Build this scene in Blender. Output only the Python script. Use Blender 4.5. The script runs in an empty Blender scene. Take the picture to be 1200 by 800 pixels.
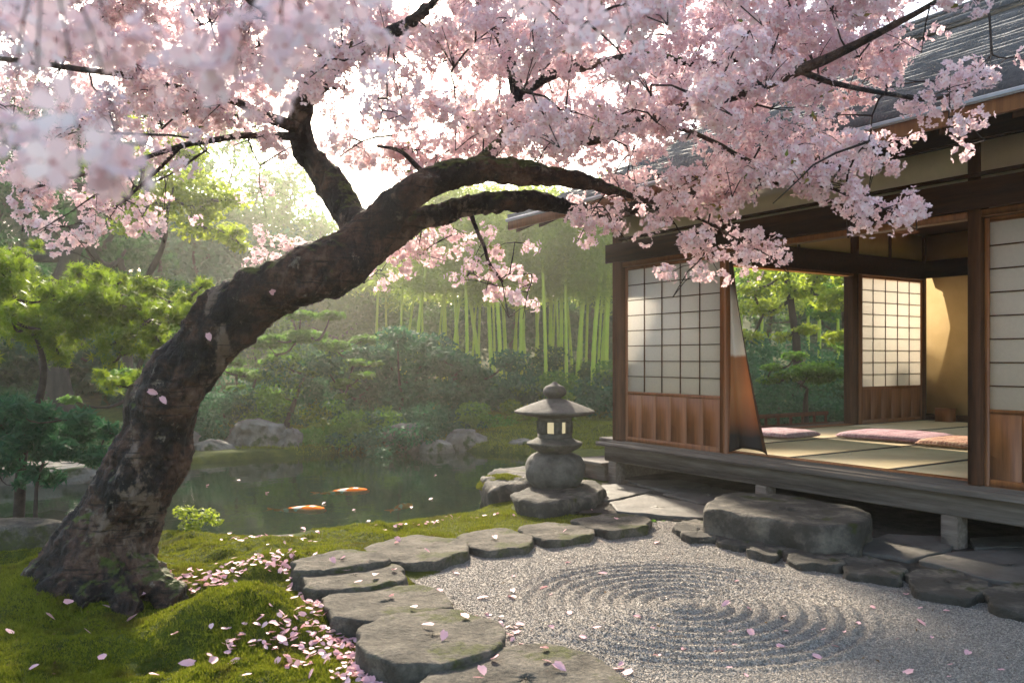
import bpy, math, random
import numpy as np
from mathutils import Vector, Matrix
random.seed(7); RNG = np.random.default_rng(7)
R = math.radians
F = 980.0; CH = 1.30; HY = 420.0          # focal length in photo pixels, eye height, horizon row

# ------------------------------------------------------------------ camera, sky, sun, exposure
scene = bpy.context.scene
C = scene.collection
cam_d = bpy.data.cameras.new('camera'); cam = bpy.data.objects.new('camera', cam_d); C.objects.link(cam)
cam.location = (0, 0, CH); cam.rotation_euler = (R(90), 0, 0)
cam_d.sensor_width = 36; cam_d.lens = 36 * F / 1200; cam_d.shift_y = (HY - 400) / 1200
cam_d.clip_start = 0.05; cam_d.clip_end = 400
cam_d.dof.use_dof = True; cam_d.dof.focus_distance = 5.6; cam_d.dof.aperture_fstop = 3.6
scene.camera = cam
SUN_EL, SUN_AZ = 29.0, -12.0              # azimuth from +Y, negative = left
world = bpy.data.worlds.new('World'); scene.world = world; world.use_nodes = True
wn = world.node_tree; wn.nodes.clear()
sky = wn.nodes.new('ShaderNodeTexSky'); sky.sky_type = 'NISHITA'; sky.sun_disc = False
sky.sun_elevation = R(SUN_EL); sky.sun_rotation = R(SUN_AZ); sky.air_density = 1.2; sky.dust_density = 2.0; sky.ozone_density = 1.0
bg = wn.nodes.new('ShaderNodeBackground'); bg.inputs['Strength'].default_value = 0.15
wo = wn.nodes.new('ShaderNodeOutputWorld')
wn.links.new(sky.outputs[0], bg.inputs[0]); wn.links.new(bg.outputs[0], wo.inputs[0])
sun_d = bpy.data.lights.new('sun', 'SUN'); sun_d.energy = 4.2; sun_d.angle = R(4.0); sun_d.color = (1.0, 0.88, 0.70)
sun = bpy.data.objects.new('sun', sun_d); C.objects.link(sun)
sdir = Vector((math.sin(R(SUN_AZ)) * math.cos(R(SUN_EL)), math.cos(R(SUN_AZ)) * math.cos(R(SUN_EL)), math.sin(R(SUN_EL))))
sun.rotation_euler = sdir.to_track_quat('Z', 'Y').to_euler(); sun.location = (-6, 30, 15)
vs = scene.view_settings; vs.view_transform = 'Standard'; vs.look = 'None'; vs.exposure = 1.7; vs.gamma = 1; vs.use_curve_mapping = False
cy = scene.cycles
cy.use_denoising = True; cy.max_bounces = 7; cy.diffuse_bounces = 3; cy.glossy_bounces = 3; cy.transmission_bounces = 5
cy.transparent_max_bounces = 8; cy.volume_bounces = 1; cy.sample_clamp_indirect = 6; cy.caustics_reflective = False; cy.caustics_refractive = False
HAZE_DENSITY = 0.0023

# ------------------------------------------------------------------ helpers
def W(px, py, Y): return np.array([(px - 600) / F * Y, Y, CH + (HY - py) / F * Y])
def G(px, py, z=0.0):
    Y = F * (CH - z) / (py - HY); return np.array([(px - 600) / F * Y, Y, z])
def link(o): C.objects.link(o); return o
def tag(o, label=None, cat=None, group=None, kind=None):
    if label: o['label'] = label
    if cat: o['category'] = cat
    if group: o['group'] = group
    if kind: o['kind'] = kind
    return o
def empty(name, loc=(0, 0, 0), rz=0, label=None, cat=None, group=None):
    o = bpy.data.objects.new(name, None); o.location = tuple(float(c) for c in loc); o.rotation_euler = (0, 0, rz)
    o.empty_display_size = .2; link(o); return tag(o, label, cat, group)

_perm = RNG.random((64, 64, 64)).astype(np.float32)
def vnoise(p):
    p = np.asarray(p, float); i = np.floor(p).astype(int); f = p - i; f = f * f * (3 - 2 * f)
    i0 = i & 63; i1 = (i + 1) & 63
    x0, y0, z0 = i0[..., 0], i0[..., 1], i0[..., 2]; x1, y1, z1 = i1[..., 0], i1[..., 1], i1[..., 2]
    fx, fy, fz = f[..., 0], f[..., 1], f[..., 2]
    def L(a, b, t): return a + (b - a) * t
    return L(L(L(_perm[x0, y0, z0], _perm[x1, y0, z0], fx), L(_perm[x0, y1, z0], _perm[x1, y1, z0], fx), fy),
             L(L(_perm[x0, y0, z1], _perm[x1, y0, z1], fx), L(_perm[x0, y1, z1], _perm[x1, y1, z1], fx), fy), fz) - .5
def fbm(p, oct=4, gain=.5):
    p = np.asarray(p, float); s = 0; a = 1
    for k in range(oct):
        s = s + a * vnoise(p * 2 ** k + 17.3 * k); a *= gain
    return s
def sstep(a, b, x):
    t = np.clip((x - a) / (b - a), 0, 1); return t * t * (3 - 2 * t)

class MB:
    def __init__(s): s.v = []; s.f = []; s.n = 0
    def add(s, v, f, mi=0):
        v = np.asarray(v, np.float64).reshape(-1, 3); f = np.asarray(f, np.int64)
        s.v.append(v); s.f.append((f + s.n, mi)); s.n += len(v); return s
    def box(s, lo, hi, mi=0, bev=0):
        x0, y0, z0 = lo; x1, y1, z1 = hi
        if bev <= 0:
            v = [(x0,y0,z0),(x1,y0,z0),(x1,y1,z0),(x0,y1,z0),(x0,y0,z1),(x1,y0,z1),(x1,y1,z1),(x0,y1,z1)]
            f = [(0,3,2,1),(4,5,6,7),(0,1,5,4),(1,2,6,5),(2,3,7,6),(3,0,4,7)]
            return s.add(v, f, mi)
        b = min(bev, (x1-x0)*.4, (y1-y0)*.4, (z1-z0)*.4)
        v = []; idx = {}
        for sx in (0, 1):
            for sy in (0, 1):
                for sz in (0, 1):
                    c = ((x0, x1)[sx], (y0, y1)[sy], (z0, z1)[sz]); d = (b if sx == 0 else -b, b if sy == 0 else -b, b if sz == 0 else -b)
                    for ax in range(3):
                        p = [c[k] + (0 if k == ax else d[k]) for k in range(3)]
                        idx[(sx, sy, sz, ax)] = len(v); v.append(p)
        fq = []; ft = []
        for ax in range(3):
            o = [k for k in range(3) if k != ax]
            for sd in (0, 1):
                q = []
                for (i, j) in ((0,0),(1,0),(1,1),(0,1)):
                    k = [0,0,0]; k[ax] = sd; k[o[0]] = i; k[o[1]] = j; q.append(idx[tuple(k)+(ax,)])
                if (sd == 0) != (ax == 1): q = q[::-1]
                fq.append(q)
        for ax in range(3):
            o = [k for k in range(3) if k != ax]
            for i in (0, 1):
                for j in (0, 1):
                    e = []
                    for sd in (0, 1):
                        k = [0,0,0]; k[ax] = sd; k[o[0]] = i; k[o[1]] = j; e.append(tuple(k))
                    q = [idx[e[0]+(o[0],)], idx[e[1]+(o[0],)], idx[e[1]+(o[1],)], idx[e[0]+(o[1],)]]
                    fq.append(q)
        for k in [(a, b_, c_) for a in (0,1) for b_ in (0,1) for c_ in (0,1)]:
            ft.append([idx[k+(0,)], idx[k+(1,)], idx[k+(2,)]])
        n = s.n; s.add(v, fq, mi); s.f.append((np.array(ft) + n, mi)); return s
    def tube(s, P, rad, sides=8, mi=0, caps=True):
        P = np.asarray(P, float); rad = np.asarray(rad, float) * np.ones(len(P)); T = np.gradient(P, axis=0)
        T /= np.linalg.norm(T, axis=1)[:, None] + 1e-9
        a = np.cross(T[0], (0, 0, 1.)); 
        if np.linalg.norm(a) < .05: a = np.cross(T[0], (0, 1., 0))
        a /= np.linalg.norm(a); th = np.arange(sides) / sides * 2 * np.pi; v = []
        for k in range(len(P)):
            a = a - T[k] * a.dot(T[k]); a /= np.linalg.norm(a) + 1e-9; b = np.cross(T[k], a)
            v.append(P[k] + rad[k] * (np.cos(th)[:, None] * a + np.sin(th)[:, None] * b))
        v = np.concatenate(v); n = len(P); i = np.arange(sides); f = []
        for k in range(n - 1):
            f.append(np.stack([k*sides+i, k*sides+(i+1) % sides, (k+1)*sides+(i+1) % sides, (k+1)*sides+i], 1))
        base = s.n; s.add(v, np.concatenate(f), mi)
        if caps:
            s.f.append((np.array([list(range(sides))[::-1]]) + base, mi)); s.f.append((np.array([list(range((n-1)*sides, n*sides))]) + base, mi))
        return s
    def lathe(s, prof, sides=32, c=(0,0,0), mi=0, fn=None):
        prof = np.array(prof, float); th = np.arange(sides) / sides * 2 * np.pi; n = len(prof)
        v = np.zeros((n, sides, 3)); v[..., 0] = prof[:, :1] * np.cos(th); v[..., 1] = prof[:, :1] * np.sin(th); v[..., 2] = prof[:, 1:2]
        if fn: v = fn(v, th)
        v = v + np.array(c); i = np.arange(sides)
        f = [np.stack([k*sides+i, k*sides+(i+1) % sides, (k+1)*sides+(i+1) % sides, (k+1)*sides+i], 1) for k in range(n-1)]
        base = s.n; s.add(v, np.concatenate(f), mi)
        s.f.append((np.array([list(range(sides))[::-1]]) + base, mi)); s.f.append((np.array([list(range((n-1)*sides, n*sides))]) + base, mi)); return s
    def build(s, name, mats, parent=None, smooth=False, loc=None):
        me = bpy.data.meshes.new(name); V = np.concatenate(s.v)
        if loc is not None: V = V - np.array(loc, float)
        loops = []; starts = []; tot = []; mi = []; c = 0
        for f, m in s.f:
            k = f.shape[1]; loops.append(f.ravel()); starts.append(c + np.arange(len(f)) * k); tot.append(np.full(len(f), k)); mi.append(np.full(len(f), m)); c += f.size
        loops = np.concatenate(loops); starts = np.concatenate(starts); mi = np.concatenate(mi)
        me.vertices.add(len(V)); me.vertices.foreach_set('co', V.astype(np.float32).ravel())
        me.loops.add(len(loops)); me.loops.foreach_set('vertex_index', loops.astype(np.int32))
        me.polygons.add(len(starts)); me.polygons.foreach_set('loop_start', starts.astype(np.int32))
        me.polygons.foreach_set('material_index', mi.astype(np.int32))
        if smooth: me.polygons.foreach_set('use_smooth', np.ones(len(starts), bool))
        me.update(calc_edges=True)
        for m in (mats if isinstance(mats, (list, tuple)) else [mats]): me.materials.append(m)
        o = link(bpy.data.objects.new(name, me)); o.parent = parent
        if loc is not None: o.location = tuple(float(q) for q in loc)
        return o

def frames(n, rng=RNG):
    n = np.asarray(n, float); n = n / (np.linalg.norm(n, axis=1)[:, None] + 1e-9)
    r = rng.normal(size=n.shape); a = np.cross(n, r); a /= np.linalg.norm(a, axis=1)[:, None] + 1e-9
    return np.stack([a, np.cross(n, a), n], 2)          # columns x,y,z
def stamp(mb, tv, tfs, pos, fr, sc):
    """copies of a small template; tfs = [(faces, material)]"""
    tv = np.asarray(tv, float); n = len(pos); sc = np.asarray(sc, float) * np.ones(n)
    v = np.einsum('nij,kj->nki', fr, tv) * sc[:, None, None] + np.asarray(pos)[:, None, :]
    base = mb.n; mb.v.append(v.reshape(-1, 3)); mb.n += n * len(tv); off = (np.arange(n) * len(tv))[:, None, None]
    for f, m in tfs:
        f = np.asarray(f); mb.f.append(((f[None] + off).reshape(-1, f.shape[1]) + base, m))

# ------------------------------------------------------------------ materials
def nodes(name):
    m = bpy.data.materials.new(name); m.use_nodes = True; nt = m.node_tree; nt.nodes.clear()
    out = nt.nodes.new('ShaderNodeOutputMaterial'); return m, nt, out
def N(nt, t, **kw):
    n = nt.nodes.new(t)
    for k, v in kw.items():
        if k in n.inputs: n.inputs[k].default_value = v
        else: setattr(n, k, v)
    return n
def col(c): return (c[0], c[1], c[2], 1)
def coords(nt, scale=(1, 1, 1)):
    g = N(nt, 'ShaderNodeNewGeometry'); t = N(nt, 'ShaderNodeTexCoord'); mp = N(nt, 'ShaderNodeMapping'); mp.inputs['Scale'].default_value = scale
    nt.links.new(t.outputs['Object'], mp.inputs['Vector']); return mp.outputs[0]
def ramp(nt, fac, stops):
    r = N(nt, 'ShaderNodeValToRGB'); e = r.color_ramp.elements
    while len(e) < len(stops): e.new(.5)
    for el, (p, c) in zip(e, stops): el.position = p; el.color = col(c) if len(c) == 3 else c
    nt.links.new(fac, r.inputs[0]); return r.outputs[0]
def mixc(nt, fac, a, b, mode='MIX'):
    m = N(nt, 'ShaderNodeMix', data_type='RGBA', blend_type=mode)
    for s, x in ((0, fac), (6, a), (7, b)):
        if hasattr(x, 'links'): nt.links.new(x, m.inputs[s])
        else: m.inputs[s].default_value = x if not isinstance(x, tuple) else col(x)
    return m.outputs[2]
def noise(nt, vec, scale, detail=4, rough=.6):
    n = N(nt, 'ShaderNodeTexNoise', Scale=scale, Detail=detail, Roughness=rough); nt.links.new(vec, n.inputs['Vector']); return n.outputs['Fac']
def bump(nt, h, strength, dist, prev=None):
    b = N(nt, 'ShaderNodeBump', Strength=strength, Distance=dist); nt.links.new(h, b.inputs['Height'])
    if prev: nt.links.new(prev, b.inputs['Normal'])
    return b.outputs[0]
def surf(name, c1, c2, scale=4, stretch=(1,1,1), rough=.8, bs=.4, bd=.01, bscale=30, spots=None, spec=.16, mid=None, c3=None):
    m, nt, out = nodes(name); v = coords(nt, stretch); p = N(nt, 'ShaderNodeBsdfPrincipled', Roughness=rough)
    p.inputs['Specular IOR Level'].default_value = spec
    n1 = noise(nt, v, scale, 6, .65)
    st = [(.32, c1), (.68, c2)] if mid is None else [(.3, c1), (.5, mid), (.7, c2)]
    c = ramp(nt, n1, st)
    if spots:   # (colour, scale, threshold)
        s2 = noise(nt, coords(nt), spots[1], 5, .6); k = ramp(nt, s2, [(spots[2], (0,0,0)), (spots[2]+.06, (1,1,1))]); c = mixc(nt, k, c, spots[0])
    if c3:
        g = noise(nt, v, bscale, 3, .7); c = mixc(nt, ramp(nt, g, [(.35, (0,0,0)), (.7, (.8,.8,.8))]), c, c3)
    nt.links.new(c, p.inputs['Base Color']); b = bump(nt, n1, bs, bd * 2); b = bump(nt, noise(nt, v, bscale, 5, .7), bs, bd, b)
    nt.links.new(b, p.inputs['Normal']); nt.links.new(p.outputs[0], out.inputs[0]); return m
def leafmat(name, ca, cb, cc=None, trans=.45, rough=.45, gloss=.25, tcol=None, patch=None):
    """diffuse + translucent leaf whose colour varies from leaf to leaf"""
    m, nt, out = nodes(name); g = N(nt, 'ShaderNodeNewGeometry'); n1 = noise(nt, coords(nt), 1.3, 2)
    st = [(0, ca), (.6, cb), (1, cc or cb)]; c = ramp(nt, g.outputs['Random Per Island'], st)
    c = mixc(nt, ramp(nt, n1, [(.35, (0,0,0)), (.65, (.5,.5,.5))]), c, cb)
    if patch: c = mixc(nt, ramp(nt, noise(nt, coords(nt), 3.6, 6, .7), [(.54, (0,0,0)), (.66, (.85,.85,.85))]), c, patch)
    p = N(nt, 'ShaderNodeBsdfPrincipled', Roughness=rough); p.inputs['Specular IOR Level'].default_value = gloss
    t = N(nt, 'ShaderNodeBsdfTranslucent'); nt.links.new(c, p.inputs['Base Color'])
    if tcol: nt.links.new(mixc(nt, .6, c, tcol), t.inputs[0])
    else: nt.links.new(c, t.inputs[0])
    x = N(nt, 'ShaderNodeMixShader', Fac=trans); nt.links.new(p.outputs[0], x.inputs[1]); nt.links.new(t.outputs[0], x.inputs[2]); nt.links.new(x.outputs[0], out.inputs[0]); return m

M = {}
M['bark'] = None
def bark():
    m, nt, out = nodes('bark'); v = coords(nt, (1, 1, 1)); p = N(nt, 'ShaderNodeBsdfPrincipled', Roughness=.72); p.inputs['Specular IOR Level'].default_value = .35
    n1 = noise(nt, v, 3.2, 8, .7); c = ramp(nt, n1, [(.36, (.009, .007, .006)), (.47, (.028, .016, .012)), (.55, (.095, .047, .030)), (.64, (.19, .115, .08))])
    n2 = noise(nt, v, 9, 6, .75); c = mixc(nt, ramp(nt, n2, [(.60, (0,0,0)), (.65, (.85,.85,.85))]), c, (.27, .215, .165))
    n3 = noise(nt, v, 26, 6, .75); c = mixc(nt, ramp(nt, n3, [(.3, (1,1,1)), (.5, (0,0,0))]), c, (.010, .008, .007))
    g = N(nt, 'ShaderNodeNewGeometry'); sx = N(nt, 'ShaderNodeSeparateXYZ'); nt.links.new(g.outputs['Normal'], sx.inputs[0])
    n4 = noise(nt, v, 2.4, 5, .7); mm = N(nt, 'ShaderNodeMath', operation='MULTIPLY_ADD'); nt.links.new(sx.outputs[2], mm.inputs[0]); mm.inputs[1].default_value = .32; nt.links.new(n4, mm.inputs[2])
    c = mixc(nt, ramp(nt, mm.outputs[0], [(.70, (0,0,0)), (.80, (.9,.9,.9))]), c, (.085, .105, .014))
    pl = noise(nt, coords(nt, (1, 1, .6)), 2.3, 7, .7); c = mixc(nt, ramp(nt, pl, [(.565, (0,0,0)), (.60, (.8,.8,.8))]), c, (.25, .175, .13))
    bn = noise(nt, coords(nt, (2.2, 2.2, 26)), 2.2, 3, .6); c = mixc(nt, ramp(nt, bn, [(.36, (.75,.75,.75)), (.44, (0,0,0))]), c, (.012, .009, .008))
    nt.links.new(c, p.inputs['Base Color'])
    w = N(nt, 'ShaderNodeTexVoronoi', Scale=14.0); w.feature = 'DISTANCE_TO_EDGE'; mp = coords(nt, (1, 1, .45)); ds = N(nt, 'ShaderNodeTexNoise', Scale=7.0, Detail=3.0)
    vv = N(nt, 'ShaderNodeVectorMath', operation='MULTIPLY_ADD'); nt.links.new(ds.outputs['Color'], vv.inputs[0]); vv.inputs[1].default_value = (.18,.18,.18); nt.links.new(mp, vv.inputs[2]); nt.links.new(vv.outputs[0], w.inputs['Vector'])
    crack = ramp(nt, w.outputs['Distance'], [(0, (0,0,0)), (.16, (1,1,1))])
    b = bump(nt, n1, 1, .06); b = bump(nt, bn, .6, .02, b); b = bump(nt, pl, .5, .03, b); b = bump(nt, crack, .8, .02, b); b = bump(nt, n3, 1, .02, b); b = bump(nt, noise(nt, v, 90, 3, .7), .6, .004, b)
    nt.links.new(b, p.inputs['Normal']); nt.links.new(p.outputs[0], out.inputs[0]); return m
M['bark'] = bark()
M['twig'] = surf('twig_bark', (.020, .014, .012), (.07, .05, .042), 12, rough=.8, bscale=60)
M['farbark'] = surf('far_bark', (.022, .018, .015), (.075, .06, .048), 6, (1, 1, .3), rough=.9, bscale=20, bd=.02)
M['petal'] = leafmat('petal', (.88, .61, .635), (.90, .69, .70), (.94, .81, .81), trans=.45, rough=.6, gloss=.1)
M['petalfar'] = M['petal']
M['stamen'] = leafmat('flower_centre', (.42, .09, .12), (.60, .22, .24), (.55, .25, .12), trans=.2, rough=.7, gloss=.1)
M['budleaf'] = leafmat('young_leaf', (.20, .22, .04), (.28, .20, .06), (.16, .26, .04), trans=.5)
M['fallen'] = leafmat('fallen_petal', (.74, .38, .41), (.80, .48, .50), (.84, .58, .58), trans=.2, rough=.55, gloss=.2)
M['moss'] = surf('moss_ground', (.024, .034, .005), (.095, .11, .012), 5, rough=.95, bs=.9, bd=.02, bscale=60, mid=(.055, .070, .009), spots=((.035, .024, .014), 2.2, .64), spec=.1)
M['mossblade'] = leafmat('moss_blade', (.095, .115, .008), (.18, .20, .012), (.27, .26, .03), trans=.35, rough=.7, gloss=.15, patch=(.085, .065, .014))
M['earth'] = surf('earth', (.030, .026, .021), (.085, .074, .06), 7, rough=.95, bs=.8, bd=.02, bscale=50)
M['stone'] = surf('stone', (.026, .022, .017), (.215, .188, .150), 6, rough=.9, bs=1, bd=.014, bscale=45, mid=(.128, .112, .088), spots=((.070, .076, .022), 3.2, .56), c3=(.055, .05, .042), spec=.12)
M['paving'] = surf('paving_stone', (.075, .068, .057), (.165, .150, .128), 3.2, rough=.7, bs=.5, bd=.008, bscale=40, mid=(.115, .104, .09), spec=.2, spots=((.075, .07, .06), 2.6, .58))
M['darkstone'] = surf('dark_stone', (.046, .040, .031), (.19, .165, .132), 5, rough=.85, bs=1, bd=.016, bscale=45, mid=(.066, .06, .051), spots=((.045, .05, .015), 3.5, .60))
M['lantern'] = surf('lantern_stone', (.060, .055, .047), (.165, .152, .130), 9, rough=.85, bs=.9, bd=.008, bscale=90, mid=(.11, .102, .088), spots=((.10, .105, .06), 6.0, .62))
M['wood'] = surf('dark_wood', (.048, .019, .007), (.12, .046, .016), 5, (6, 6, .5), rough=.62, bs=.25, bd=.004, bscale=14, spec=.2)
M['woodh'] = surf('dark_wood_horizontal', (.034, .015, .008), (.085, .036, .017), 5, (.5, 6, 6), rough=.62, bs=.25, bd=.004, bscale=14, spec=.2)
M['warmwood'] = surf('warm_wood', (.17, .060, .016), (.31, .118, .034), 4, (8, 8, .5), rough=.42, bs=.2, bd=.003, bscale=16, spec=.45)
M['deck'] = surf('weathered_deck', (.10, .078, .060), (.22, .18, .145), 4, (.6, 8, 8), rough=.6, bs=.5, bd=.005, bscale=12, mid=(.15, .12, .095))
M['plaster'] = surf('plaster', (.68, .59, .50), (.78, .68, .58), 5, rough=.95, bs=.25, bd=.003, bscale=80)
M['ochre'] = surf('ochre_plaster', (.58, .41, .19), (.68, .50, .25), 2.2, rough=.95, bs=.3, bd=.003, bscale=120)
M['tatami'] = surf('tatami', (.68, .54, .31), (.78, .63, .38), 3, (1, 1, 1), rough=.7, bs=.3, bd=.002, bscale=150)
M['border'] = surf('mat_border', (.035, .032, .028), (.07, .06, .05), 12, rough=.8)
M['gutter'] = surf('gutter_metal', (.30, .30, .30), (.45, .44, .43), 5, rough=.35, bs=.1)
M['rooftile'] = surf('roof_shingle', (.030, .032, .033), (.10, .105, .108), 3, (1.5, .6, 1), rough=.58, bs=.9, bd=.015, bscale=24, mid=(.060, .064, .066), spec=.35, spots=((.05, .06, .03), 1.3, .66))
M['glow'] = None
def paper(name, c):
    m, nt, out = nodes(name); v = coords(nt); d = N(nt, 'ShaderNodeBsdfDiffuse'); t = N(nt, 'ShaderNodeBsdfTranslucent'); n = noise(nt, v, 40, 4, .7)
    cc = ramp(nt, n, [(.3, tuple(x * .93 for x in c)), (.7, c)])
    nt.links.new(cc, d.inputs[0]); nt.links.new(cc, t.inputs[0]); x = N(nt, 'ShaderNodeMixShader', Fac=.5)
    nt.links.new(d.outputs[0], x.inputs[1]); nt.links.new(t.outputs[0], x.inputs[2]); nt.links.new(x.outputs[0], out.inputs[0]); return m
M['paper'] = paper('shoji_paper', (.95, .90, .82))
def paneglow():
    m, nt, out = nodes('pane_sky_glow'); p = N(nt, 'ShaderNodeEmission', Strength=.20); p.inputs[0].default_value = (1, .86, .52, 1)  # emission stands in for sky light showing through the lantern windows
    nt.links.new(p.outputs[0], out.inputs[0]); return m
M['glow'] = paneglow()
def water():
    m, nt, out = nodes('pond_water'); v = coords(nt); b = bump(nt, noise(nt, v, 3.0, 3, .5), .12, .03); b = bump(nt, noise(nt, v, 14, 2, .5), .06, .01, b)
    g = N(nt, 'ShaderNodeBsdfGlossy', Roughness=.03); g.inputs[0].default_value = (1, 1, 1, 1); nt.links.new(b, g.inputs['Normal'])
    t = N(nt, 'ShaderNodeBsdfTransparent'); t.inputs[0].default_value = (.62, .78, .64, 1)
    d = N(nt, 'ShaderNodeBsdfDiffuse'); d.inputs[0].default_value = (.005, .034, .018, 1)
    x0 = N(nt, 'ShaderNodeMixShader', Fac=.18); nt.links.new(t.outputs[0], x0.inputs[1]); nt.links.new(d.outputs[0], x0.inputs[2])
    f = N(nt, 'ShaderNodeFresnel', IOR=1.33); nt.links.new(b, f.inputs['Normal']); x = N(nt, 'ShaderNodeMixShader')
    nt.links.new(f.outputs[0], x.inputs[0]); nt.links.new(x0.outputs[0], x.inputs[1]); nt.links.new(g.outputs[0], x.inputs[2]); nt.links.new(x.outputs[0], out.inputs[0]); return m
M['water'] = water()
def gravelmat():
    m, nt, out = nodes('gravel'); v = coords(nt); p = N(nt, 'ShaderNodeBsdfPrincipled', Roughness=.85); p.inputs['Specular IOR Level'].default_value = .25
    vo = N(nt, 'ShaderNodeTexVoronoi', Scale=130.0); nt.links.new(v, vo.inputs['Vector'])
    s = N(nt, 'ShaderNodeSeparateColor'); nt.links.new(vo.outputs['Color'], s.inputs[0])
    c = ramp(nt, s.outputs[0], [(0, (.10, .088, .072)), (.35, (.215, .19, .16)), (.8, (.34, .30, .255)), (1, (.46, .41, .35))])
    c = mixc(nt, ramp(nt, noise(nt, v, 3, 4), [(.35, (0,0,0)), (.7, (.4,.4,.4))]), c, (.16, .15, .14))
    nt.links.new(c, p.inputs['Base Color']); b = bump(nt, vo.outputs['Distance'], .9, -.006); nt.links.new(b, p.inputs['Normal']); nt.links.new(p.outputs[0], out.inputs[0]); return m
M['gravel'] = gravelmat()
M['grain'] = leafmat('gravel_grain', (.09, .08, .068), (.26, .23, .195), (.50, .45, .385), trans=.0, rough=.85, gloss=.2)

# ------------------------------------------------------------------ terrain
WATER_Z = -0.09
def inpoly(x, y, P):
    P = np.asarray(P)[:, :2]; ins = np.zeros(np.shape(x), bool); j = len(P) - 1
    for i in range(len(P)):
        xi, yi = P[i]; xj, yj = P[j]
        c = ((yi > y) != (yj > y)) & (x < (xj - xi) * (y - yi) / (yj - yi + 1e-12) + xi); ins ^= c; j = i
    return ins
def distpoly(x, y, P):
    P = np.asarray(P)[:, :2]; d = np.full(np.shape(x), 1e9)
    for i in range(len(P)):
        a = P[i - 1]; b = P[i]; ab = b - a; t = np.clip(((x - a[0]) * ab[0] + (y - a[1]) * ab[1]) / (ab @ ab), 0, 1)
        d = np.minimum(d, np.hypot(x - a[0] - t * ab[0], y - a[1] - t * ab[1]))
    return d
def chaikin(P, n=2, q=.25):
    P = np.asarray(P, float)
    for _ in range(n):
        Q = np.roll(P, -1, 0); P = np.stack([P * (1 - q) + Q * q, P * q + Q * (1 - q)], 1).reshape(-1, P.shape[1])
    return P
POND = chaikin([G(*p, z=WATER_Z) for p in [(-330, 618), (-120, 622), (60, 628), (205, 633), (300, 641), (400, 633), (470, 621), (540, 610), (572, 598), (583, 575), (622, 552), (640, 535),
                                          (560, 528), (470, 529), (380, 531), (300, 538), (215, 545), (120, 556), (0, 562), (-200, 570)]], 2)[:, :2]
def ground_z(x, y):
    x = np.asarray(x, float); y = np.asarray(y, float); P = np.stack([x, y, 0 * x], -1)
    left = sstep(-.15, -1.1, x) * sstep(7.2, 6.2, y)
    z = .035 * left + fbm(P * 1.6, 3) * .10 * left + fbm(P * 6, 4, .6) * .045 * left
    z = z + .17 * np.exp(-(((x + 1.33) / .34) ** 2 + ((y - 4.02) / .26) ** 2)) + .10 * np.exp(-(((x + 2.25) / .5) ** 2 + ((y - 4.6) / .45) ** 2))
    z = z + .10 * np.exp(-(((x + 2.5) / .5) ** 2 + ((y - 3.6) / .3) ** 2)) + .06 * np.exp(-(((x + 1.5) / .35) ** 2 + ((y - 5.2) / .4) ** 2)) - .07 * np.exp(-(((x + 1.55) / .3) ** 2 + ((y - 3.55) / .14) ** 2))
    far = sstep(11, 24, y); z = z + far * (.35 + fbm(P * .35, 3) * .35) + sstep(28, 70, y) * 5.0 + sstep(9, 40, -x) * 3
    z = z + .10 * sstep(12.3, 14, y) * (1 + fbm(P * 1.2, 2))
    d = distpoly(x, y, POND); ins = inpoly(x, y, POND)
    sd = np.where(ins, -d, d) + fbm(P * 3, 2) * .10
    z = np.where(sd < .25, z * sstep(0, .25, sd) + (-.75) * sstep(.05, -.7, sd) - .12 * sstep(.12, 0, sd), z)
    return z
def spaced(segs):
    return np.unique(np.concatenate([np.arange(a, b, s) for a, b, s in segs]))
gx = spaced([(-75, -14, 2.2), (-14, -5, .3), (-5, 5, .05), (5, 14, .3), (14, 76, 2.2)]); gy = spaced([(-25, 2.4, .9), (2.4, 8, .045), (8, 15, .12), (15, 30, .5), (30, 86, 2.0)])
XX, YY = np.meshgrid(gx, gy); ZZ = ground_z(XX, YY)
def gridmesh(name, X, Y, Z, mat, kind='structure', keep=None):
    ny, nx = X.shape; V = np.stack([X, Y, Z], -1).reshape(-1, 3); i = np.arange(nx * ny).reshape(ny, nx)
    f = np.stack([i[:-1, :-1], i[:-1, 1:], i[1:, 1:], i[1:, :-1]], -1).reshape(-1, 4)
    if keep is not None:
        f = f[keep.reshape(-1)[f].all(1)]
        used = np.unique(f); mp = np.full(len(V), -1); mp[used] = np.arange(len(used)); V = V[used]; f = mp[f]
    return tag(MB().add(V, f).build(name, mat, smooth=True), kind=kind)
gr = gridmesh('ground', XX, YY, ZZ, M['moss'])
wa = tag(MB().add([(-16, 5, WATER_Z), (4, 5, WATER_Z), (4, 16, WATER_Z), (-16, 16, WATER_Z)], [(0, 1, 2, 3)]).build('water', M['water']), kind='structure')

GRAVEL = np.array([G(*p)[:2] for p in [(1500, 900), (600, 900), (560, 775), (520, 720), (470, 672), (470, 655), (555, 644), (640, 632), (700, 622), (765, 612), (795, 614), (850, 628), (930, 652), (1000, 664), (1080, 684), (1200, 706), (1500, 770)]])
RC = G(800, 712)[:2] 
def gravel_z(x, y):
    r = np.hypot(x - RC[0], y - RC[1]) + fbm(np.stack([x * 3, y * 3, 0 * x], -1), 2) * .007
    w = sstep(.02, .10, r) * sstep(1.0, .86, r); ph = (r / .088) % 1.0
    return .016 + w * (.022 * (1 - np.abs(ph * 2 - 1) ** .9) - .006) + fbm(np.stack([x * 9, y * 9, 0 * x], -1), 4, .65) * .008 + .02 * np.exp(-(r / .09) ** 2)
ax_ = np.arange(-1.2, 5.2, .0105); ay_ = np.arange(2.3, 7.3, .0115); AX, AY = np.meshgrid(ax_, ay_)
gk = inpoly(AX, AY, GRAVEL); tag(gridmesh('gravel', AX, AY, gravel_z(AX, AY), M['gravel'], keep=gk), kind='structure')
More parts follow.
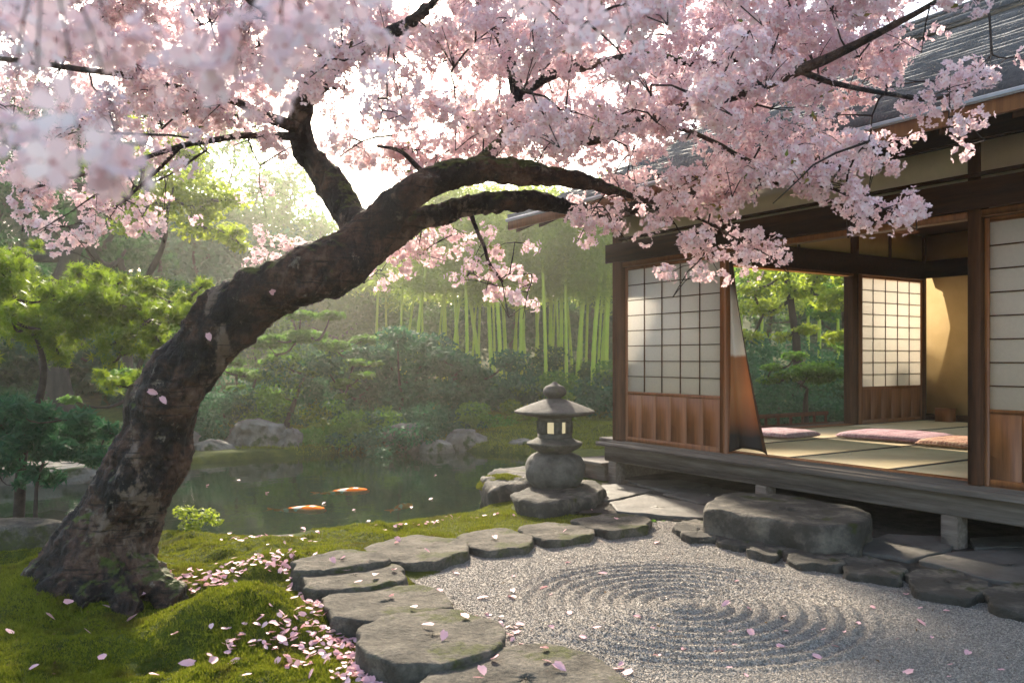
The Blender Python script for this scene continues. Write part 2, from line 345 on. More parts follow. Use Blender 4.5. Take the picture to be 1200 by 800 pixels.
# loose grains
ng = 150000; gxy = np.stack([RNG.uniform(-.6, 4.2, ng * 2), 2.9 + RNG.random(ng * 2) ** 1.35 * 4.2], 1)
gxy = gxy[inpoly(gxy[:, 0], gxy[:, 1], GRAVEL) & (np.abs(gxy[:, 0] / gxy[:, 1]) < .68)][:ng]
mb = MB(); octv = np.array([(1, 0, 0), (-.5, .87, 0), (-.5, -.87, 0), (.1, 0, .8)]) ; octf = [((0, 1, 3), (1, 2, 3), (2, 0, 3), (0, 2, 1))]
stamp(mb, octv, [(octf[0], 0)], np.column_stack([gxy, gravel_z(gxy[:, 0], gxy[:, 1]) + .0005]), frames(RNG.normal(size=(len(gxy), 3)) * .5 + (0, 0, 1)), RNG.uniform(.0022, .0055, len(gxy)))
tag(mb.build('gravel_grains', M['grain']), kind='stuff')
# packed earth under the pavement and the house
EARTH = np.array([G(*p)[:2] for p in [(768, 611), (795, 613), (850, 627), (930, 650), (1000, 663), (1080, 683), (1200, 705), (1500, 768)]] + [(9, 8), (9, 14), (2.2, 10.5), (.9, 8.6), (.35, 7.0)])
ex = np.arange(.2, 9, .06); ey = np.arange(3.5, 14, .06); EX, EY = np.meshgrid(ex, ey)
tag(gridmesh('earth', EX, EY, .022 + fbm(np.stack([EX * 5, EY * 5, 0 * EX], -1), 3) * .012, M['earth'], keep=inpoly(EX, EY, EARTH)), kind='structure')

# ------------------------------------------------------------------ stones
STONES = []
def slab(name, poly, ztop, thick, mat, label, cat='stone', group=None, sharp=1, rnd=.03, rough=.012, seed=0, dome=0.0, parent=None, under=.92, gz=0.0):
    """natural slab with the given outline (world xy)"""
    P = np.asarray(poly, float)[:, :2]; P = chaikin(P, 1, .10) if sharp else P * .97 + P.mean(0) * .03
    P = P[:, :2]; c = P.mean(0); STONES.append(P)
    seg = np.linalg.norm(np.roll(P, -1, 0) - P, axis=1); L = np.concatenate([[0], np.cumsum(seg)]); n = 72
    t = np.linspace(0, L[-1], n, endpoint=False); Pc = np.vstack([P, P[:1]]); O = np.stack([np.interp(t, L, Pc[:, k]) for k in (0, 1)], 1) - c
    rings = [(.02, 0), (.15, 0), (.3, 0), (.45, 0), (.6, 0), (.72, 0), (.83, 0), (.91, 0)]
    size = np.linalg.norm(O, axis=1).mean(); k = min(rnd / size, .3)
    prof = [(r * (1 - k), 0) for r, _ in rings] + [(1 - k * (1 - math.sin(a)), -rnd * (1 - math.cos(a))) for a in np.linspace(0, math.pi / 2, 5)]
    nb = 6
    prof += [(1 + (under - 1) * (q / nb) ** 1.5, -rnd - (thick - rnd) * q / nb) for q in range(1, nb + 1)]
    V = []
    for r, dz in prof:
        V.append(np.column_stack([O * r, np.full(n, ztop + dz + dome * (1 - min(r, 1) ** 2))]))
    V = np.array(V); q = V.reshape(-1, 3) + np.array([c[0], c[1], seed * 3.1]); s = 1 / max(.12, size * .5)
    nz = fbm(q * s * 1.1, 4); nx = fbm(q * s * 1.6 + 9, 3); ny = fbm(q * s * 1.6 + 23, 3); V = V.reshape(-1, 3)
    V[:, 2] += nz * rough * 2; V[:, :2] += np.stack([nx, ny], 1) * rough * 3.4 + np.stack([fbm(q * 11 + 3, 4), fbm(q * 11 + 31, 4)], 1) * rough * 2.4
    V[:, 2] += fbm(q * 22, 2) * rough * .35
    i = np.arange(n); m = len(prof)
    f = np.concatenate([np.stack([a * n + (i + 1) % n, a * n + i, (a + 1) * n + i, (a + 1) * n + (i + 1) % n], 1) for a in range(m - 1)])[:, ::-1]
    b = MB().add(V, f); b.f.append((np.array([list(range(n))]), 0)); b.f.append((np.array([list(range((m - 1) * n, m * n))[::-1]]), 0))
    o = b.build(name, mat, smooth=True, parent=parent); o.location = (c[0], c[1], gz)
    return tag(o, label, cat, group) if parent is None else o
def gp(pts, z): return [G(px, py, z)[:2] for px, py in pts]
SG = 'stepping stones curving along the gravel'
steps = [([(478, 812), (510, 778), (580, 760), (645, 752), (705, 770), (745, 806), (700, 850), (560, 860)], .07, 'broad brown stepping stone cut off by the bottom edge, moss stained, with several petals'),
         ([(416, 735), (465, 716), (535, 711), (590, 732), (594, 752), (545, 772), (470, 781), (425, 762)], .10, 'thick rounded stepping stone with dark shaded side, second from the bottom edge'),
         ([(378, 698), (430, 684), (505, 684), (533, 706), (500, 718), (440, 726), (385, 722)], .09, 'flat grey stepping stone with one petal, third from the bottom edge'),
         ([(350, 672), (400, 659), (468, 660), (480, 676), (425, 690), (362, 690)], .11, 'pale flat stepping stone half crusted with petals, fourth from the bottom edge'),
         ([(338, 657), (392, 643), (450, 646), (458, 657), (405, 664), (348, 669)], .14, 'thin pale stepping stone nearest the tree side at the turn of the path'),
         ([(424, 640), (485, 625), (548, 631), (551, 646), (490, 660), (440, 655)], .08, 'large pale stepping stone between gravel corner and pond moss'),
         ([(532, 626), (590, 617), (628, 628), (618, 640), (566, 645), (545, 637)], .07, 'brownish stepping stone with a small hollow, middle of the row along the pond'),
         ([(604, 617), (648, 610), (697, 618), (693, 627), (645, 634), (622, 628)], .07, 'grey stepping stone left of the last one in the row by the lantern'),
         ([(668, 608), (718, 600), (764, 606), (757, 617), (715, 622), (688, 616)], .08, 'end stepping stone of the row, right below the lantern slab')]
for k, (p, z, lab) in enumerate(steps):
    slab('stepping_stone', gp(p, z), z, z + .08, M['stone'] if k not in (0, 1, 6) else M['stone'], lab, 'stepping stone', SG, rnd=.018, rough=.009, seed=k, under=.97)
bor = [([(787, 612), (815, 606), (843, 612), (842, 626), (805, 626)], 'small dark edging stone at the lantern end of the gravel border'),
       ([(838, 619), (862, 617), (884, 626), (873, 636), (842, 631)], 'second small edging stone of the gravel border, before the big step stone'),
       ([(874, 630), (900, 626), (922, 636), (908, 648), (878, 642)], 'rounded mossy edging stone below the middle of the step stone'),
       ([(914, 637), (955, 634), (994, 645), (985, 660), (930, 654)], 'long edging stone under the right end of the step stone'),
       ([(985, 651), (1020, 648), (1066, 662), (1052, 674), (992, 666)], 'brown edging stone next to the irregular paving right of the step'),
       ([(1062, 666), (1110, 661), (1160, 680), (1140, 697), (1072, 688)], 'big dark edging stone, second from the right edge of the picture'),
       ([(1156, 686), (1195, 678), (1260, 700), (1240, 718), (1165, 706)], 'mossy edging stone cut off at the right edge of the picture')]
for k, (p, lab) in enumerate(bor):
    pe = np.array(gp(p, .08)); pe = pe.mean(0) + (pe - pe.mean(0)) * (1.04, 1.06)
    slab('edging_stone', pe, .065, .13, M['darkstone'], lab, 'edging stone', 'edging stones along the gravel', rnd=.014, rough=.010, seed=20 + k, under=.98)
pav = [([(712, 588), (760, 577), (836, 594), (826, 606), (775, 604), (722, 598)], 'pale paving slab right of the lantern base', .045),
       ([(668, 572), (722, 566), (768, 574), (716, 586), (676, 584)], 'paving slab behind the lantern rock', .04),
       ([(729, 562), (800, 562), (835, 568), (790, 577), (772, 573)], 'paving slab under the left end of the veranda', .045),
       ([(775, 577), (838, 569), (880, 577), (832, 589), (820, 590)], 'paving slab left of the tall step stone', .045),
       ([(1000, 634), (1040, 624), (1132, 630), (1112, 644), (1066, 656), (1004, 644)], 'brown paving slab between step stone and deck post', .05),
       ([(1072, 656), (1118, 644), (1210, 640), (1300, 668), (1260, 694), (1160, 678)], 'grey paving slab at the right edge of the picture', .05),
       ([(1136, 629), (1230, 625), (1260, 640), (1190, 640), (1140, 641)], 'narrow paving slab by the foot of the deck post', .045)]
for k, (p, lab, z) in enumerate(pav):
    slab('paving_slab', gp(p, z), z, .06, M['paving'], lab, 'paving slab', 'paving slabs before the house', sharp=0, rnd=.010, rough=.006, seed=40 + k, under=.99)
slab('step_stone', gp([(822, 588), (862, 577), (930, 581), (1000, 594), (1021, 603), (1010, 616), (962, 618), (890, 607), (828, 599)], .23), .24, .24, M['darkstone'],
     'long thick flat-topped stone serving as step up to the veranda', 'step stone', rnd=.03, rough=.014, seed=60, under=1.0)
def boulder(name, px, py, Y, w, h, d, mat, label, group=None, seed=0, z=None, flat=False):
    c = W(px, py, Y); th = np.linspace(0, 2 * np.pi, 9)[:-1]; r = np.random.default_rng(seed).uniform(.8, 1.1, 8)
    poly = np.column_stack([c[0] + np.cos(th) * w / 2 * r, c[1] + np.sin(th) * d / 2 * r])
    zt = c[2]
    return slab(name, poly, zt - (0 if flat else h * .3), (h * .5 if not flat else h) + .12, mat, label, 'rock', group, rnd=min(h, w) * (.5 if not flat else .3), rough=min(w, h) * .10, seed=seed, dome=h * (.55 if not flat else .05), under=1.12)
BG = 'rocks around the pond'
M['farrock'] = surf('far_rock', (.09, .08, .062), (.26, .235, .195), 3, rough=.85, bs=.9, bd=.03, bscale=14, mid=(.165, .148, .12), spots=((.05, .065, .02), 2.0, .58))
for k, (px, py, Y, w, h, d, lab) in enumerate([
        (14, 610, 5.7, .75, .13, .4, 'dark flat boulder on the moss at the left edge, beside the trunk'),
        (336, 629, 6.0, .5, .06, .22, 'flat grey rock on the pond bank right of the trunk'),
        (300, 498, 12.5, .95, .40, .6, 'brown rounded rock on the far shore beneath the layered tree'),
        (341, 508, 12.35, .45, .3, .4, 'pale grey rock on the far shore, right of the brown one'),
        (247, 520, 12.0, .8, .24, .5, 'grey rock at the far waterline, just right of the trunk'),
        (475, 502, 12.7, .75, .34, .5, 'low rock on the far shore right of the round bush'),
        (545, 508, 12.8, .75, .26, .5, 'flat rock on the far shore before the moss lawn'),
        (512, 518, 12.4, .6, .16, .4, 'low wet stone at the far waterline in the middle'),
        (205, 505, 12.0, .8, .4, .6, 'dark rock on the far shore partly behind the trunk'),
        (30, 545, 9.6, 2.2, .35, 1.0, 'long dark rock at the left shore behind the feathery shrub'),
        (612, 516, 12.6, .5, .16, .4, 'small rock on the far shore left of the lantern')]):
    boulder('rock', px, py, Y, w, h, d, M['farrock'] if k > 1 else M['stone'], lab, BG, seed=80 + k, flat=k in (0, 1, 9))
slab('lantern_rock', gp([(598, 575), (640, 562), (700, 561), (712, 569), (700, 578), (640, 588), (606, 584)], .14), .13, .26, M['darkstone'], 'dark slab rock carrying the stone lantern at the water', 'rock', rnd=.04, rough=.016, seed=99, under=.9)
mr = slab('mossy_rock', gp([(560, 562), (590, 549), (625, 548), (640, 556), (615, 570), (575, 578)], .10), .14, .4, M['darkstone'], 'rock covered in thick moss left of the lantern at the water', 'rock', rnd=.07, rough=.02, seed=101, under=.95)

# ------------------------------------------------------------------ stone lantern
lc = W(650, 566, 7.8); lt = empty('stone_lantern', lc, label='grey round-roofed stone lantern with onion finial on its slab by the pond', cat='stone lantern')
def lump(amp, sc, sd): 
    def fn(v, th):
        q = v.reshape(-1, 3); n = fbm(q * sc + sd, 4).reshape(v.shape[:2]); s = np.hypot(v[..., 0], v[..., 1]); k = 1 + n * amp / np.maximum(s, .05); v = v.copy(); v[..., 0] *= k; v[..., 1] *= k; return v
    return fn
def arc(pts, n=6):
    P = np.array(pts, float); return np.array([np.interp(np.linspace(0, len(P) - 1, (len(P) - 1) * n + 1), np.arange(len(P)), P[:, k]) for k in (0, 1)]).T
def catm(pts, n=5):
    P = np.array(pts, float); P = np.vstack([2 * P[0] - P[1], P, 2 * P[-1] - P[-2]]); o = []
    for i in range(1, len(P) - 2):
        for t in np.linspace(0, 1, n, endpoint=False):
            o.append(.5 * ((2 * P[i]) + (-P[i-1] + P[i+1]) * t + (2*P[i-1] - 5*P[i] + 4*P[i+1] - P[i+2]) * t*t + (-P[i-1] + 3*P[i] - 3*P[i+1] + P[i+2]) * t**3))
    o.append(P[-2]); return np.array(o)
L_ = M['lantern']
MB().lathe(catm([(.19, -.04), (.262, .03), (.288, .12), (.275, .20), (.22, .265), (.13, .29)]), 56, fn=lump(.05, 4.5, 1)).build('base_stone', L_, lt, smooth=True)
MB().lathe(catm([(.13, .27), (.16, .30), (.205, .325), (.252, .365), (.25, .385), (.20, .405), (.165, .425)]), 48, fn=lump(.014, 9, 5)).build('middle_platform', L_, lt, smooth=True)
fb = MB()   # fire box: eight piers, sill and head rings, panes between
nside = 6; rr = .160
fb.lathe([(.155, .415), (.170, .42), (.170, .468), (.155, .47)], 6); fb.lathe([(.150, .575), (.168, .58), (.168, .632), (.150, .635)], 6)
for k in range(nside):
    for off, wd in ((0, .30),):
        a = (k + off) / nside * 2 * math.pi; rad = rr if off == 0 else rr * math.cos(math.pi / nside)
        u = np.array([-math.sin(a), math.cos(a), 0]); n = np.array([math.cos(a), math.sin(a), 0]); w = .038
        q = [n * (rad + .004) - u * w, n * (rad + .004) + u * w, n * (rad - .045) + u * w * .8, n * (rad - .045) - u * w * .8]
        v = [np.array((p[0], p[1], .466)) for p in q] + [np.array((p[0], p[1], .582)) for p in q]
        fb.add(v, [(0,3,2,1),(4,5,6,7),(0,1,5,4),(1,2,6,5),(2,3,7,6),(3,0,4,7)])
fbo = fb.build('fire_box', L_, lt); fbo.rotation_euler = (0, 0, R(-22))
po = MB().lathe([(.118, .46), (.118, .59)], 6).build('sky_glow_pane', M['glow'], fbo)  # no lamp inside: glowing core imitates the sky seen between the piers
MB().lathe(catm([(.15, .615), (.30, .64), (.362, .655), (.372, .668), (.362, .682), (.26, .725), (.15, .765), (.085, .785), (.06, .79)]), 64, fn=lump(.012, 8, 3)).build('lantern_roof', L_, lt, smooth=True)
MB().lathe(catm([(.055, .775), (.062, .795), (.10, .825), (.110, .86), (.085, .90), (.04, .922), (.012, .945)]), 40, fn=lump(.008, 12, 8)).build('finial', L_, lt, smooth=True)

# ------------------------------------------------------------------ tea house
O2 = np.array([1.15, 8.79]); U2 = np.array([.5457, -.8380]); V2 = np.array([.8380, .5457]); RZ = math.atan2(U2[1], U2[0]); FZ = .44
def HL(a, b, z=0): p = O2 + U2 * a + V2 * b; return np.array([p[0], p[1], z])
ho = empty('tea_house', HL(0, 0), RZ, 'open timber tea house with shoji screens, plaster bands and shingled roof beside the raked gravel', 'tea house')
def hb(name, boxes, mat, parent=ho, bev=.006, smooth=False):
    b = MB()
    for lo, hi in boxes: b.box(lo, hi, 0, bev)
    return b.build(name, mat, parent)
W_, WH, WW = M['wood'], M['woodh'], M['warmwood']
RA = 6.3; BD = 5.55          # length of facade, depth
# floor, deck
hb('veranda_floor', [((-.10, -.27 + .0, FZ - .045), (RA, -.145, FZ)), ((-.10, -.14, FZ - .045), (RA, .12, FZ))], M['deck'], bev=.006)
hb('deck_beam', [((-.04, -.20, FZ - .20), (RA, -.10, FZ - .048))], M['deck'], bev=.008)
hb('side_beam', [((-.02, -.095, FZ - .19), (.08, BD, FZ - .05))], M['deck'])
for a in (.10, 2.02, 3.62, 5.3): hb('deck_post', [((a - .06, -.215, .0), (a + .06, -.085, FZ - .20))], M['deck'], bev=.008)
for b in (2.6, 5.3): hb('deck_post', [((-.02, b - .06, 0), (.1, b + .06, FZ - .19))], M['deck'])
hb('threshold', [((.08, .125, FZ - .03), (RA, .19, FZ + .012))], WW)
hb('sub_floor', [((.09, .195, FZ - .06), (RA, BD, FZ - .035))], M['deck'])
k = 0
for j, (b0, b1) in enumerate([(.20, 1.95), (1.96, 3.72), (3.73, BD - .06)]):
    for a0 in np.arange(.09 if j != 1 else .09, RA - .1, .94) - (0 if j % 2 == 0 else 0):
        a0 = max(a0, .09); a1 = min(a0 + .935, RA)
        m_ = hb('tatami_mat', [((a0 + .028, b0, FZ - .03), (a1 - .028, b1, FZ + .002))], M['tatami'], bev=.003)
        hb('mat_border', [((a0, b0, FZ - .03), (a0 + .026, b1, FZ + .004)), ((a1 - .026, b0, FZ - .03), (a1, b1, FZ + .004))], M['border'], m_, bev=.002)
# posts
for a, nm in ((0, 0), (6.2, 2)): hb('post', [((a - .07, -.07, FZ), (a + .07, .07, 2.98))], W_, bev=.01)
hb('post', [((3.655, -.05, FZ), (3.745, .06, 2.98))], W_, bev=.006)
hb('post', [((1.42, -.035, FZ), (1.475, .06, 2.245))], WW, bev=.004)
for b in (3.92, BD): hb('post', [((-.07, b - .07, FZ), (.07, b + .07, 3.0))], W_, bev=.01)
hb('post', [((-.05, .55, FZ), (.05, .65, 2.40))], W_); hb('post', [((.072, 3.96, FZ), (.10, 4.02, 2.40))], WW)
hb('post', [((6.2, BD - .07, FZ), (6.34, BD + .07, 3.0))], W_)
# facade beams and plaster bands
hb('door_head', [((.071, -.05, 2.25), (3.654, .05, 2.30)), ((3.746, -.05, 2.25), (6.129, .05, 2.30))], WW, bev=.005)
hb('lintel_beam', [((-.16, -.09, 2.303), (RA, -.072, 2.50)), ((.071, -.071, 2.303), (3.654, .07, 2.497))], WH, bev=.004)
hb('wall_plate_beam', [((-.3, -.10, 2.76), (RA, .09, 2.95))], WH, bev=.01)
hb('plaster_wall', [((.07, -.045, 2.497), (3.655, .045, 2.76)), ((3.745, -.045, 2.497), (6.13, .045, 2.76))], M['plaster'], bev=0)
hb('rail_strip', [((.07, -.105, 2.515), (RA, -.092, 2.545))], WH, bev=.003)
# side wall (left), seen from inside through the opening
hb('side_lintel', [((-.06, .07, 2.40), (.075, BD - .07, 2.66))], WH, bev=.005)
hb('side_head', [((-.03, .66, 2.365), (.085, 3.85, 2.40))], WW, bev=.004)
hb('side_plaster', [((-.03, .07, 2.66), (.035, BD - .07, 3.02))], M['ochre'], bev=0)
for b in (1.2, 2.0, 2.8, 4.7): hb('wall_strut', [((.036, b - .02, 2.66), (.06, b + .02, 3.0))], W_, bev=.003)
hb('side_wall', [((-.03, .07, FZ), (.03, .55, 2.40))], M['plaster'], bev=0)
hb('window_sill', [((-.05, .65, FZ - .04), (.09, 3.85, FZ + .015))], WW)
hb('low_rail', [((-.45, .3, FZ + .10), (-.40, 4.0, FZ + .15)), ((-.45, .3, FZ - .03), (-.40, 4.0, FZ + .01))] + [((-.44, b, FZ), (-.41, b + .03, FZ + .10)) for b in np.arange(.35, 4, .24)], W_, bev=.004)
hb('side_veranda', [((-.52, .12, FZ - .05), (-.05, BD, FZ - .012))], M['deck'])
# back wall
hb('back_wall', [((.07, BD - .02, FZ), (2.4, BD + .04, 3.02)), ((2.4, BD - .02, 2.5), (5.8, BD + .04, 3.02)), ((5.8, BD - .02, FZ), (6.2, BD + .04, 3.02))], M['ochre'], bev=0)  # unseen opening on the right added to let daylight brighten the room
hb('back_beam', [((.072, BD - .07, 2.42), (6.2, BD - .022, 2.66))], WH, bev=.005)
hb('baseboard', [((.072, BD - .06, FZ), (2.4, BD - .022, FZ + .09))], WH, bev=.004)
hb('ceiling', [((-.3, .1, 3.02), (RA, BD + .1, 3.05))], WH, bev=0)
hb('right_wall', [((RA, .0, FZ), (RA + .06, 1.6, 3.0)), ((RA, 4.6, FZ), (RA + .06, BD, 3.0)), ((RA, 1.6, 2.3), (RA + .06, 4.6, 3.0))], M['ochre'], bev=0)  # gap out of view, left open to bring light indoors
# shoji screens
def shoji(a0, a1, z0, z1, zp, cols, rows, axis, off, parent=ho, th=.03, name='shoji_screen', facing=-1):
    """screen between a0..a1 along the facade (axis 0) or side wall (axis 1)"""
    def bx(lo_a, hi_a, lo_o, hi_o, lo_z, hi_z):
        return (((lo_a, off + lo_o, lo_z), (hi_a, off + hi_o, hi_z)) if axis == 0 else ((off + lo_o, lo_a, lo_z), (off + hi_o, hi_a, hi_z)))
    fr = .032
    s = hb(name, [bx(a0, a0 + fr, -th/2, th/2, z0, z1), bx(a1 - fr, a1, -th/2, th/2, z0, z1), bx(a0 + fr, a1 - fr, -th/2 + .001, th/2 - .001, z1 - fr, z1),
                  bx(a0 + fr, a1 - fr, -th/2 + .001, th/2 - .001, z0, z0 + .05), bx(a0 + fr, a1 - fr, -th/2 + .001, th/2 - .001, zp - fr, zp)], WW, parent, bev=.004)
    g = []
    for i in range(1, cols): x = a0 + fr + (a1 - a0 - 2 * fr) * i / cols; g.append(bx(x - .0038, x + .0038, -.011, .011, zp, z1 - fr))
    for j in range(1, rows): z = zp + (z1 - fr - zp) * j / rows; g.append(bx(a0 + fr, a1 - fr, -.010, .010, z - .0038, z + .0038))
    hb('lattice', g, W_, s, bev=0)
    hb('paper', [bx(a0 + fr, a1 - fr, -.0015, .0015, zp, z1 - fr)], M['paper'], s, bev=0)
    w = (a1 - a0 - 2 * fr) / 6
    hb('lower_panel', [bx(a0 + fr + w * i, a0 + fr + w * (i + 1) - .002, -.007, .007, z0 + .05, zp - fr) for i in range(6)], WW, s, bev=.002)
    return s
shoji(.075, 1.415, FZ + .0, 2.245, .96, 5, 8, 0, 0.0)
shoji(3.75, 5.05, FZ, 2.245, .96, 2, 8, 0, 0.0); shoji(5.02, 6.12, FZ, 2.245, .96, 2, 8, 0, 0.04)
shoji(4.03, BD - .075, FZ, 2.395, .93, 5, 9, 1, .03)
# inner low block at the wall corner and dark panel beneath the side shoji
# roof: overlapping wavy shingle courses
EB, EZ, RB, RZ_ = -.92, 2.80, 2.78, 4.70; G0, G1 = -.78, 7.2
sl = (RZ_ - EZ) / (RB - EB); ncourse = 26
def roofz(b): return EZ + (np.minimum(b, 2 * RB - b) - EB) * sl - .10 * np.sin((np.minimum(b, 2 * RB - b) - EB) / (RB - EB) * math.pi)
rm = MB(); ua = np.arange(G0, G1, .05); rs = np.random.default_rng(3)
for side in (0, 1):
    for c in range(ncourse):
        b0 = EB + (RB - EB) * c / ncourse; b1 = EB + (RB - EB) * (c + 1.25) / ncourse
        wob = fbm(np.stack([ua * 2.1, 0 * ua + c * 3.7, 0 * ua], -1), 3) * .045; lift = fbm(np.stack([ua * 4, 0 * ua + c * 5.1 + 50, 0 * ua], -1), 3) * .022
        rows = []
        for (bb, dz, wv) in ((b0, -.004, 1), (b0, .036, 1), (b1, .008, 0)):
            bq = bb + wob * wv; bq = bq if side == 0 else 2 * RB - bq
            rows.append(np.stack([ua, bq, roofz(bq) + dz + lift * (1 if dz > 0 else .6) * wv], 1))
        V = np.concatenate(rows); n = len(ua); i = np.arange(n - 1)
        f = np.concatenate([np.stack([r * n + i, r * n + i + 1, (r + 1) * n + i + 1, (r + 1) * n + i], 1) for r in range(2)]); rm.add(V, f if side == 0 else f[:, ::-1])
ro = rm.build('roof', M['rooftile'], ho)
und = MB()
bb = np.linspace(EB + .02, 2 * RB - EB - .02, 40)
for z_, in ((0,),):
    V = []; 
    for a in (G0 + .01, G1): 
        for q in bb: V.append((a, q, roofz(q) - .012))
    for a in (G0 + .01, G1):
        for q in bb: V.append((a, q, roofz(q) - .075))
    n = 40; i = np.arange(n - 1); f = []
    f.append(np.stack([i, i + 1, n + i + 1, n + i], 1)); f.append(np.stack([2*n + i, 3*n + i, 3*n + i + 1, 2*n + i + 1], 1)); f.append(np.stack([i, 2*n + i, 2*n + i + 1, i + 1], 1)); f.append(np.stack([n + i, n + i + 1, 3*n + i + 1, 3*n + i], 1))
    f.append(np.array([[0, n, 3*n, 2*n], [n-1, 3*n-1, 4*n-1, 2*n-1]])); und.add(V, np.concatenate(f))
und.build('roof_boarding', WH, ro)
hb('ridge_cap', [((G0 - .03, RB - .16, RZ_ - .02), (G1, RB + .16, RZ_ + .07)), ((G0 - .05, RB - .10, RZ_ + .07), (G1, RB + .10, RZ_ + .15)), ((G0 - .06, RB - .06, RZ_ + .15), (G1, RB + .06, RZ_ + .22))], M['rooftile'], ro, bev=.02)
hb('gutter', [((G0, EB - .035, EZ - .045), (G1, EB - .005, EZ - .012))], M['gutter'], ro, bev=.008)
hb('fascia', [((G0, EB + .0, EZ - .13), (G1, EB + .03, EZ - .02))], WW, ro, bev=.004)
for a in np.arange(G0 + .12, RA, .42):
    b = MB(); 
    P = [(a, EB + .05, EZ - .115), (a, .0, float(roofz(np.array(.0))) - .115)]
    for s_ in (0,):
        (x, y0, z0), (_, y1, z1) = P; w = .03; h = .045
        v = [(x-w,y0,z0-h),(x+w,y0,z0-h),(x+w,y1,z1-h),(x-w,y1,z1-h),(x-w,y0,z0+h),(x+w,y0,z0+h),(x+w,y1,z1+h),(x-w,y1,z1+h)]
        b.add(v, [(0,3,2,1),(4,5,6,7),(0,1,5,4),(1,2,6,5),(2,3,7,6),(3,0,4,7)])
    b.build('rafter', WH, ro)
gb = MB()   # gable wall above the side lintel
gb.add([(-.02, .0, 3.0), (-.02, BD, 3.0), (-.02, RB, 4.5), (.02, .0, 3.0), (.02, BD, 3.0), (.02, RB, 4.5)], [(0, 1, 2), (5, 4, 3)]).build('gable_wall', M['plaster'], ho)
# step at the side of the veranda
hb('side_step', [((-.62, -.1, .0), (-.16, 1.1, .16)), ((-.66, -.16, .163), (-.13, 1.16, .20))], M['deck'])
# cushions
def cushion(a, b, la, lb, rot, mat, label):
    mb = MB(); n = 40; u = np.linspace(-1, 1, n); X, Y = np.meshgrid(u, u)
    t = (1 - np.abs(X) ** 5) * (1 - np.abs(Y) ** 5); z = .055 * np.clip(t, 0, 1) ** .42
    tuft = np.zeros_like(X)
    for cx in (-.5, 0, .5):
        for cy_ in (-.5, 0, .5): tuft += np.exp(-(((X - cx) ** 2 + (Y - cy_) ** 2) / .012))
    z = z * (1 - .35 * tuft) + fbm(np.stack([X * 3, Y * 3, 0 * X + a], -1), 3) * .006
    bul = 1 - .03 * (np.abs(X) * np.abs(Y)) ** 2; i = np.arange(n * n).reshape(n, n); f = np.stack([i[:-1, :-1], i[:-1, 1:], i[1:, 1:], i[1:, :-1]], -1).reshape(-1, 4)
    mb.add(np.stack([X * la / 2 * bul, Y * lb / 2 * bul, .03 + z], -1).reshape(-1, 3), f); mb.add(np.stack([X * la / 2 * bul, Y * lb / 2 * bul, .03 - .026 * np.clip(t, 0, 1) ** .3], -1).reshape(-1, 3), f[:, ::-1])
    o = mb.build('floor_cushion', mat, smooth=True); o.location = tuple(HL(a, b, FZ + .004)); o.rotation_euler = (0, 0, RZ + R(rot)); return tag(o, label, 'cushion', 'cushions on the tatami')
def fabric(name, c1, c2, c3):
    m, nt, out = nodes(name); v = coords(nt); p = N(nt, 'ShaderNodeBsdfPrincipled', Roughness=.9); p.inputs['Specular IOR Level'].default_value = .15
    vo = N(nt, 'ShaderNodeTexVoronoi', Scale=28.0); vo.inputs['Randomness'].default_value = .3; nt.links.new(v, vo.inputs['Vector'])
    c = ramp(nt, vo.outputs['Distance'], [(.15, c1), (.4, c2), (.6, c3)]); nt.links.new(c, p.inputs['Base Color']); b = bump(nt, vo.outputs['Distance'], .5, .01); nt.links.new(b, p.inputs['Normal']); nt.links.new(p.outputs[0], out.inputs[0]); return m
cushion(1.52, 2.5, 1.0, .78, 8, fabric('mauve_cloth', (.40, .24, .27), (.30, .16, .19), (.46, .32, .34)), 'large mauve tufted floor cushion in the middle of the tatami')
cushion(2.40, 2.42, .85, .75, 4, fabric('rust_cloth', (.42, .24, .17), (.28, .12, .08), (.48, .32, .22)), 'rust-brown patterned floor cushion beside the right door frame')
cushion(.66, 1.72, .62, .6, 0, fabric('rose_cloth', (.40, .26, .27), (.32, .18, .20), (.44, .33, .33)), 'small rose floor cushion half hidden behind the leaning curtain')
bx = hb('low_box', [((-.11, -.07, 0), (.11, .07, .17)), ((-.12, -.08, .17), (.12, .08, .185))], WW, None); bx.location = tuple(HL(.42, BD - .16, FZ)); bx.rotation_euler = (0, 0, RZ)
tag(bx, 'small wooden box on the tatami in the far corner', 'box')
